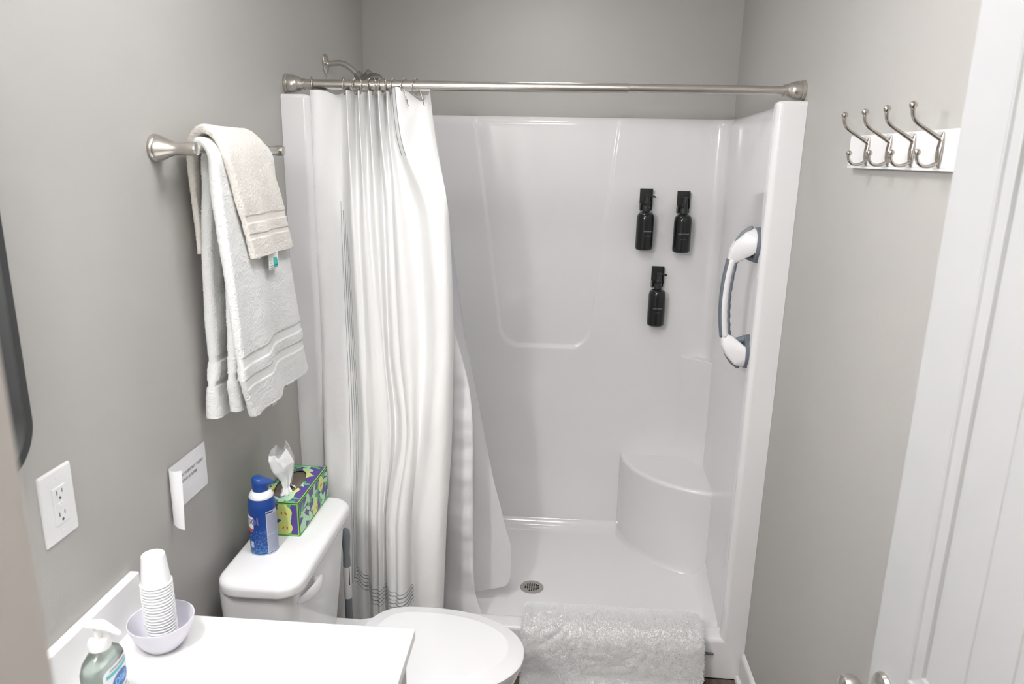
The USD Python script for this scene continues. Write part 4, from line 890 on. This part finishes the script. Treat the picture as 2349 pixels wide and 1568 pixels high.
# the pulled-up tissue
tzs = np.linspace(0, 1, 46); ta = np.linspace(0, 1, 90)
TS = np.zeros((46, 90, 3))
tx0, ty0 = topc[0] + .006, topc[1] - .040
for i, h in enumerate(tzs):
    wd = np.interp(h, [0, .12, .3, .6, .9, 1], [.050, .022, .026, .054, .060, .050]); dp = np.interp(h, [0, .12, .35, .7, 1], [.018, .008, .016, .026, .016])
    ph = ta * 2 * PI * .93 + .4
    rad = 1 + .22 * np.sin(ph * 3 + h * 1.5) + .10 * np.sin(ph * 7 + 2 * h)
    # squeezed at the slot, fanned at the top, leaning towards the wall
    hh = h * .125 + (.012 * np.sin(ph * 2 + .8) + .008 * np.sin(ph * 3)) * h ** 2
    TS[i] = np.c_[tx0 + dp * rad * np.cos(ph) - .016 * h, ty0 + wd * rad * np.sin(ph) * .8 - .004 * h + .012 * math.sin(h * 3), np.full(90, kz1 - .008) + hh]
R = shell(TS, .0005)
obj('tissue_sheet', tm(R.reshape(-1, 3), quadgrid(46, 180, wrapv=True)), 'tissue', KB, smooth=True, label='white tissue pulled up out of the slot')

# toilet brush behind the tank
tbh = thing('toilet_brush', 'grey and white toilet brush standing between the tank and the curtain', 'toilet brush', (.205, -.200, 0))
obj('caddy', lathe([(0, .0), (.048, 0), (.050, .004), (.046, .10), (.044, .16), (.040, .165), (0, .165)], 40), 'brush_grey', tbh)
obj('lower_handle', lathe([(0, .16), (.0125, .16), (.0115, .24), (.0115, .372), (0, .372)], 28), 'brush_grey', tbh)
obj('white_sleeve', lathe([(0, .370), (.0125, .370), (.0128, .373), (.0128, .482), (0, .484)], 28), 'brush_white', tbh)
obj('sleeve_mark', bx(.0085, .0105, -.0101, -.0088, .42, .482), 'slot_dark', tbh)
obj('grip', lathe([(0, .480), (.0120, .480), (.0115, .50), (.0105, .53), (.0125, .56), (.0142, .585), (.0130, .602), (.008, .611), (0, .614)], 28), 'brush_grey', tbh, smooth=60)

# ================================================================ bath mat over the threshold
mat = thing('bath_mat', 'white plush bath mat draped over the shower threshold', 'bath mat')
path = smoothpath([(.112, .118), (.092, .160), (.055, .178), (.015, .176), (-.020, .160), (-.038, .120), (-.050, .068), (-.070, .032), (-.112, .016), (-.20, .015), (-.33, .015)], 150)
nt, nxm = 190, 260
pp_ = smoothpath(path, nt); T = np.gradient(pp_, axis=0); T /= np.linalg.norm(T, axis=1, keepdims=True); N = np.c_[-T[:, 1], T[:, 0]]
N *= np.sign(N[:, 1:2] + 1e-9) if False else 1
if N[20, 1] < 0: N = -N
xm = np.linspace(.757, 1.377, nxm)
edge = np.minimum(np.minimum(xm - xm[0], xm[-1] - xm) / .022, 1); edge = np.sqrt(1 - (1 - edge) ** 2)
Pm = np.zeros((nt, nxm, 3))
tl = np.linspace(0, 1, nt); endf = np.minimum(np.minimum(tl, 1 - tl) / .03, 1); endf = np.sqrt(1 - (1 - endf) ** 2)
base = np.stack([np.broadcast_to(xm[None], (nt, nxm)), np.broadcast_to(pp_[:, 0:1], (nt, nxm)), np.broadcast_to(pp_[:, 1:2], (nt, nxm))], -1)
q = base.reshape(-1, 3)
clump = meshkit.noise(q * np.array([70, 70, 70]), 3) * .55 + meshkit.noise(q * 150, 4) * .3 + meshkit.noise(q * 28, 8) * .5
crease = np.exp(-(((q[:, 2] - .155) - .45 * (q[:, 0] - .88)) / .006) ** 2) * np.exp(-((q[:, 0] - .885) / .055) ** 2) * (q[:, 1] < .03)
h = (.015 + .007 * clump - .010 * crease).reshape(nt, nxm) * edge[None] * endf[:, None]
wob = (.006 * (meshkit.noise(np.c_[q[:, 1:], q[:, 0] * 0] * 30, 9) - .5)).reshape(nt, nxm) * np.where(xm > 1.07, 1, -1)[None] * np.clip(np.abs(xm - 1.067) / .3, 0, 1)[None]
topm = base.copy(); topm[..., 1] += N[:, None, 0] * h; topm[..., 2] += N[:, None, 1] * h; topm[..., 0] += wob
und = base.copy(); und[..., 1] -= N[:, None, 0] * .004; und[..., 2] -= N[:, None, 1] * .004; und[..., 0] += wob
R = np.concatenate([topm, und[:, ::-1]], 1)
obj('backing', rings(R), 'plush', mat, smooth=True)
# pile: short curved fibres
NF = 110000
rgn = np.random.default_rng(12)
ti, xi = rgn.random(NF) * (nt - 1.001), rgn.random(NF) * (nxm - 1.001)
sel = ti < nt * .80; ti, xi = ti[sel], xi[sel]; NF = len(ti)
i0, j0 = ti.astype(int), xi.astype(int)
root = topm[i0, j0] * (1 - (xi - j0))[:, None] + topm[i0, j0 + 1] * (xi - j0)[:, None]
root = root + (topm[np.minimum(i0 + 1, nt - 1), j0] - topm[i0, j0]) * (ti - i0)[:, None]
nn = np.c_[np.zeros(NF), N[i0]]; side = np.zeros((NF, 3)); side[:, 0] = np.where(xm[j0] > 1.07, 1, -1) * np.clip(1 - edge[j0], 0, 1)
jit = rgn.normal(0, .42, (NF, 3)); lean = np.c_[meshkit.noise(root * 60, 31) - .5, meshkit.noise(root * 60, 32) - .5, meshkit.noise(root * 60, 33) - .5] * .45
dirn = nn + side + jit * .6 + lean; dirn /= np.linalg.norm(dirn, axis=1, keepdims=True)
Lf = (.0045 + .004 * rgn.random(NF))[:, None]
pts = np.stack([root - nn * .002, root + dirn * Lf * .6, root + (dirn + lean * .5 + jit * .3) * Lf], 1)
bc = UsdGeom.BasisCurves.Define(stage, str(mat.GetPath()) + '/pile')
bc.CreateTypeAttr('linear'); bc.CreateCurveVertexCountsAttr(Vt.IntArray.FromNumpy(np.full(NF, 3, np.int32)))
bc.CreatePointsAttr(Vt.Vec3fArray.FromNumpy(pts.reshape(-1, 3).astype(np.float32)))
bc.CreateWidthsAttr(Vt.FloatArray.FromNumpy(np.tile(np.array([.0013, .0012, .0006], np.float32), NF))); bc.SetWidthsInterpolation('vertex')
from pxr import UsdShade
UsdShade.MaterialBindingAPI.Apply(bc.GetPrim()).Bind(M['plush']); tag(bc.GetPrim(), kind='stuff')
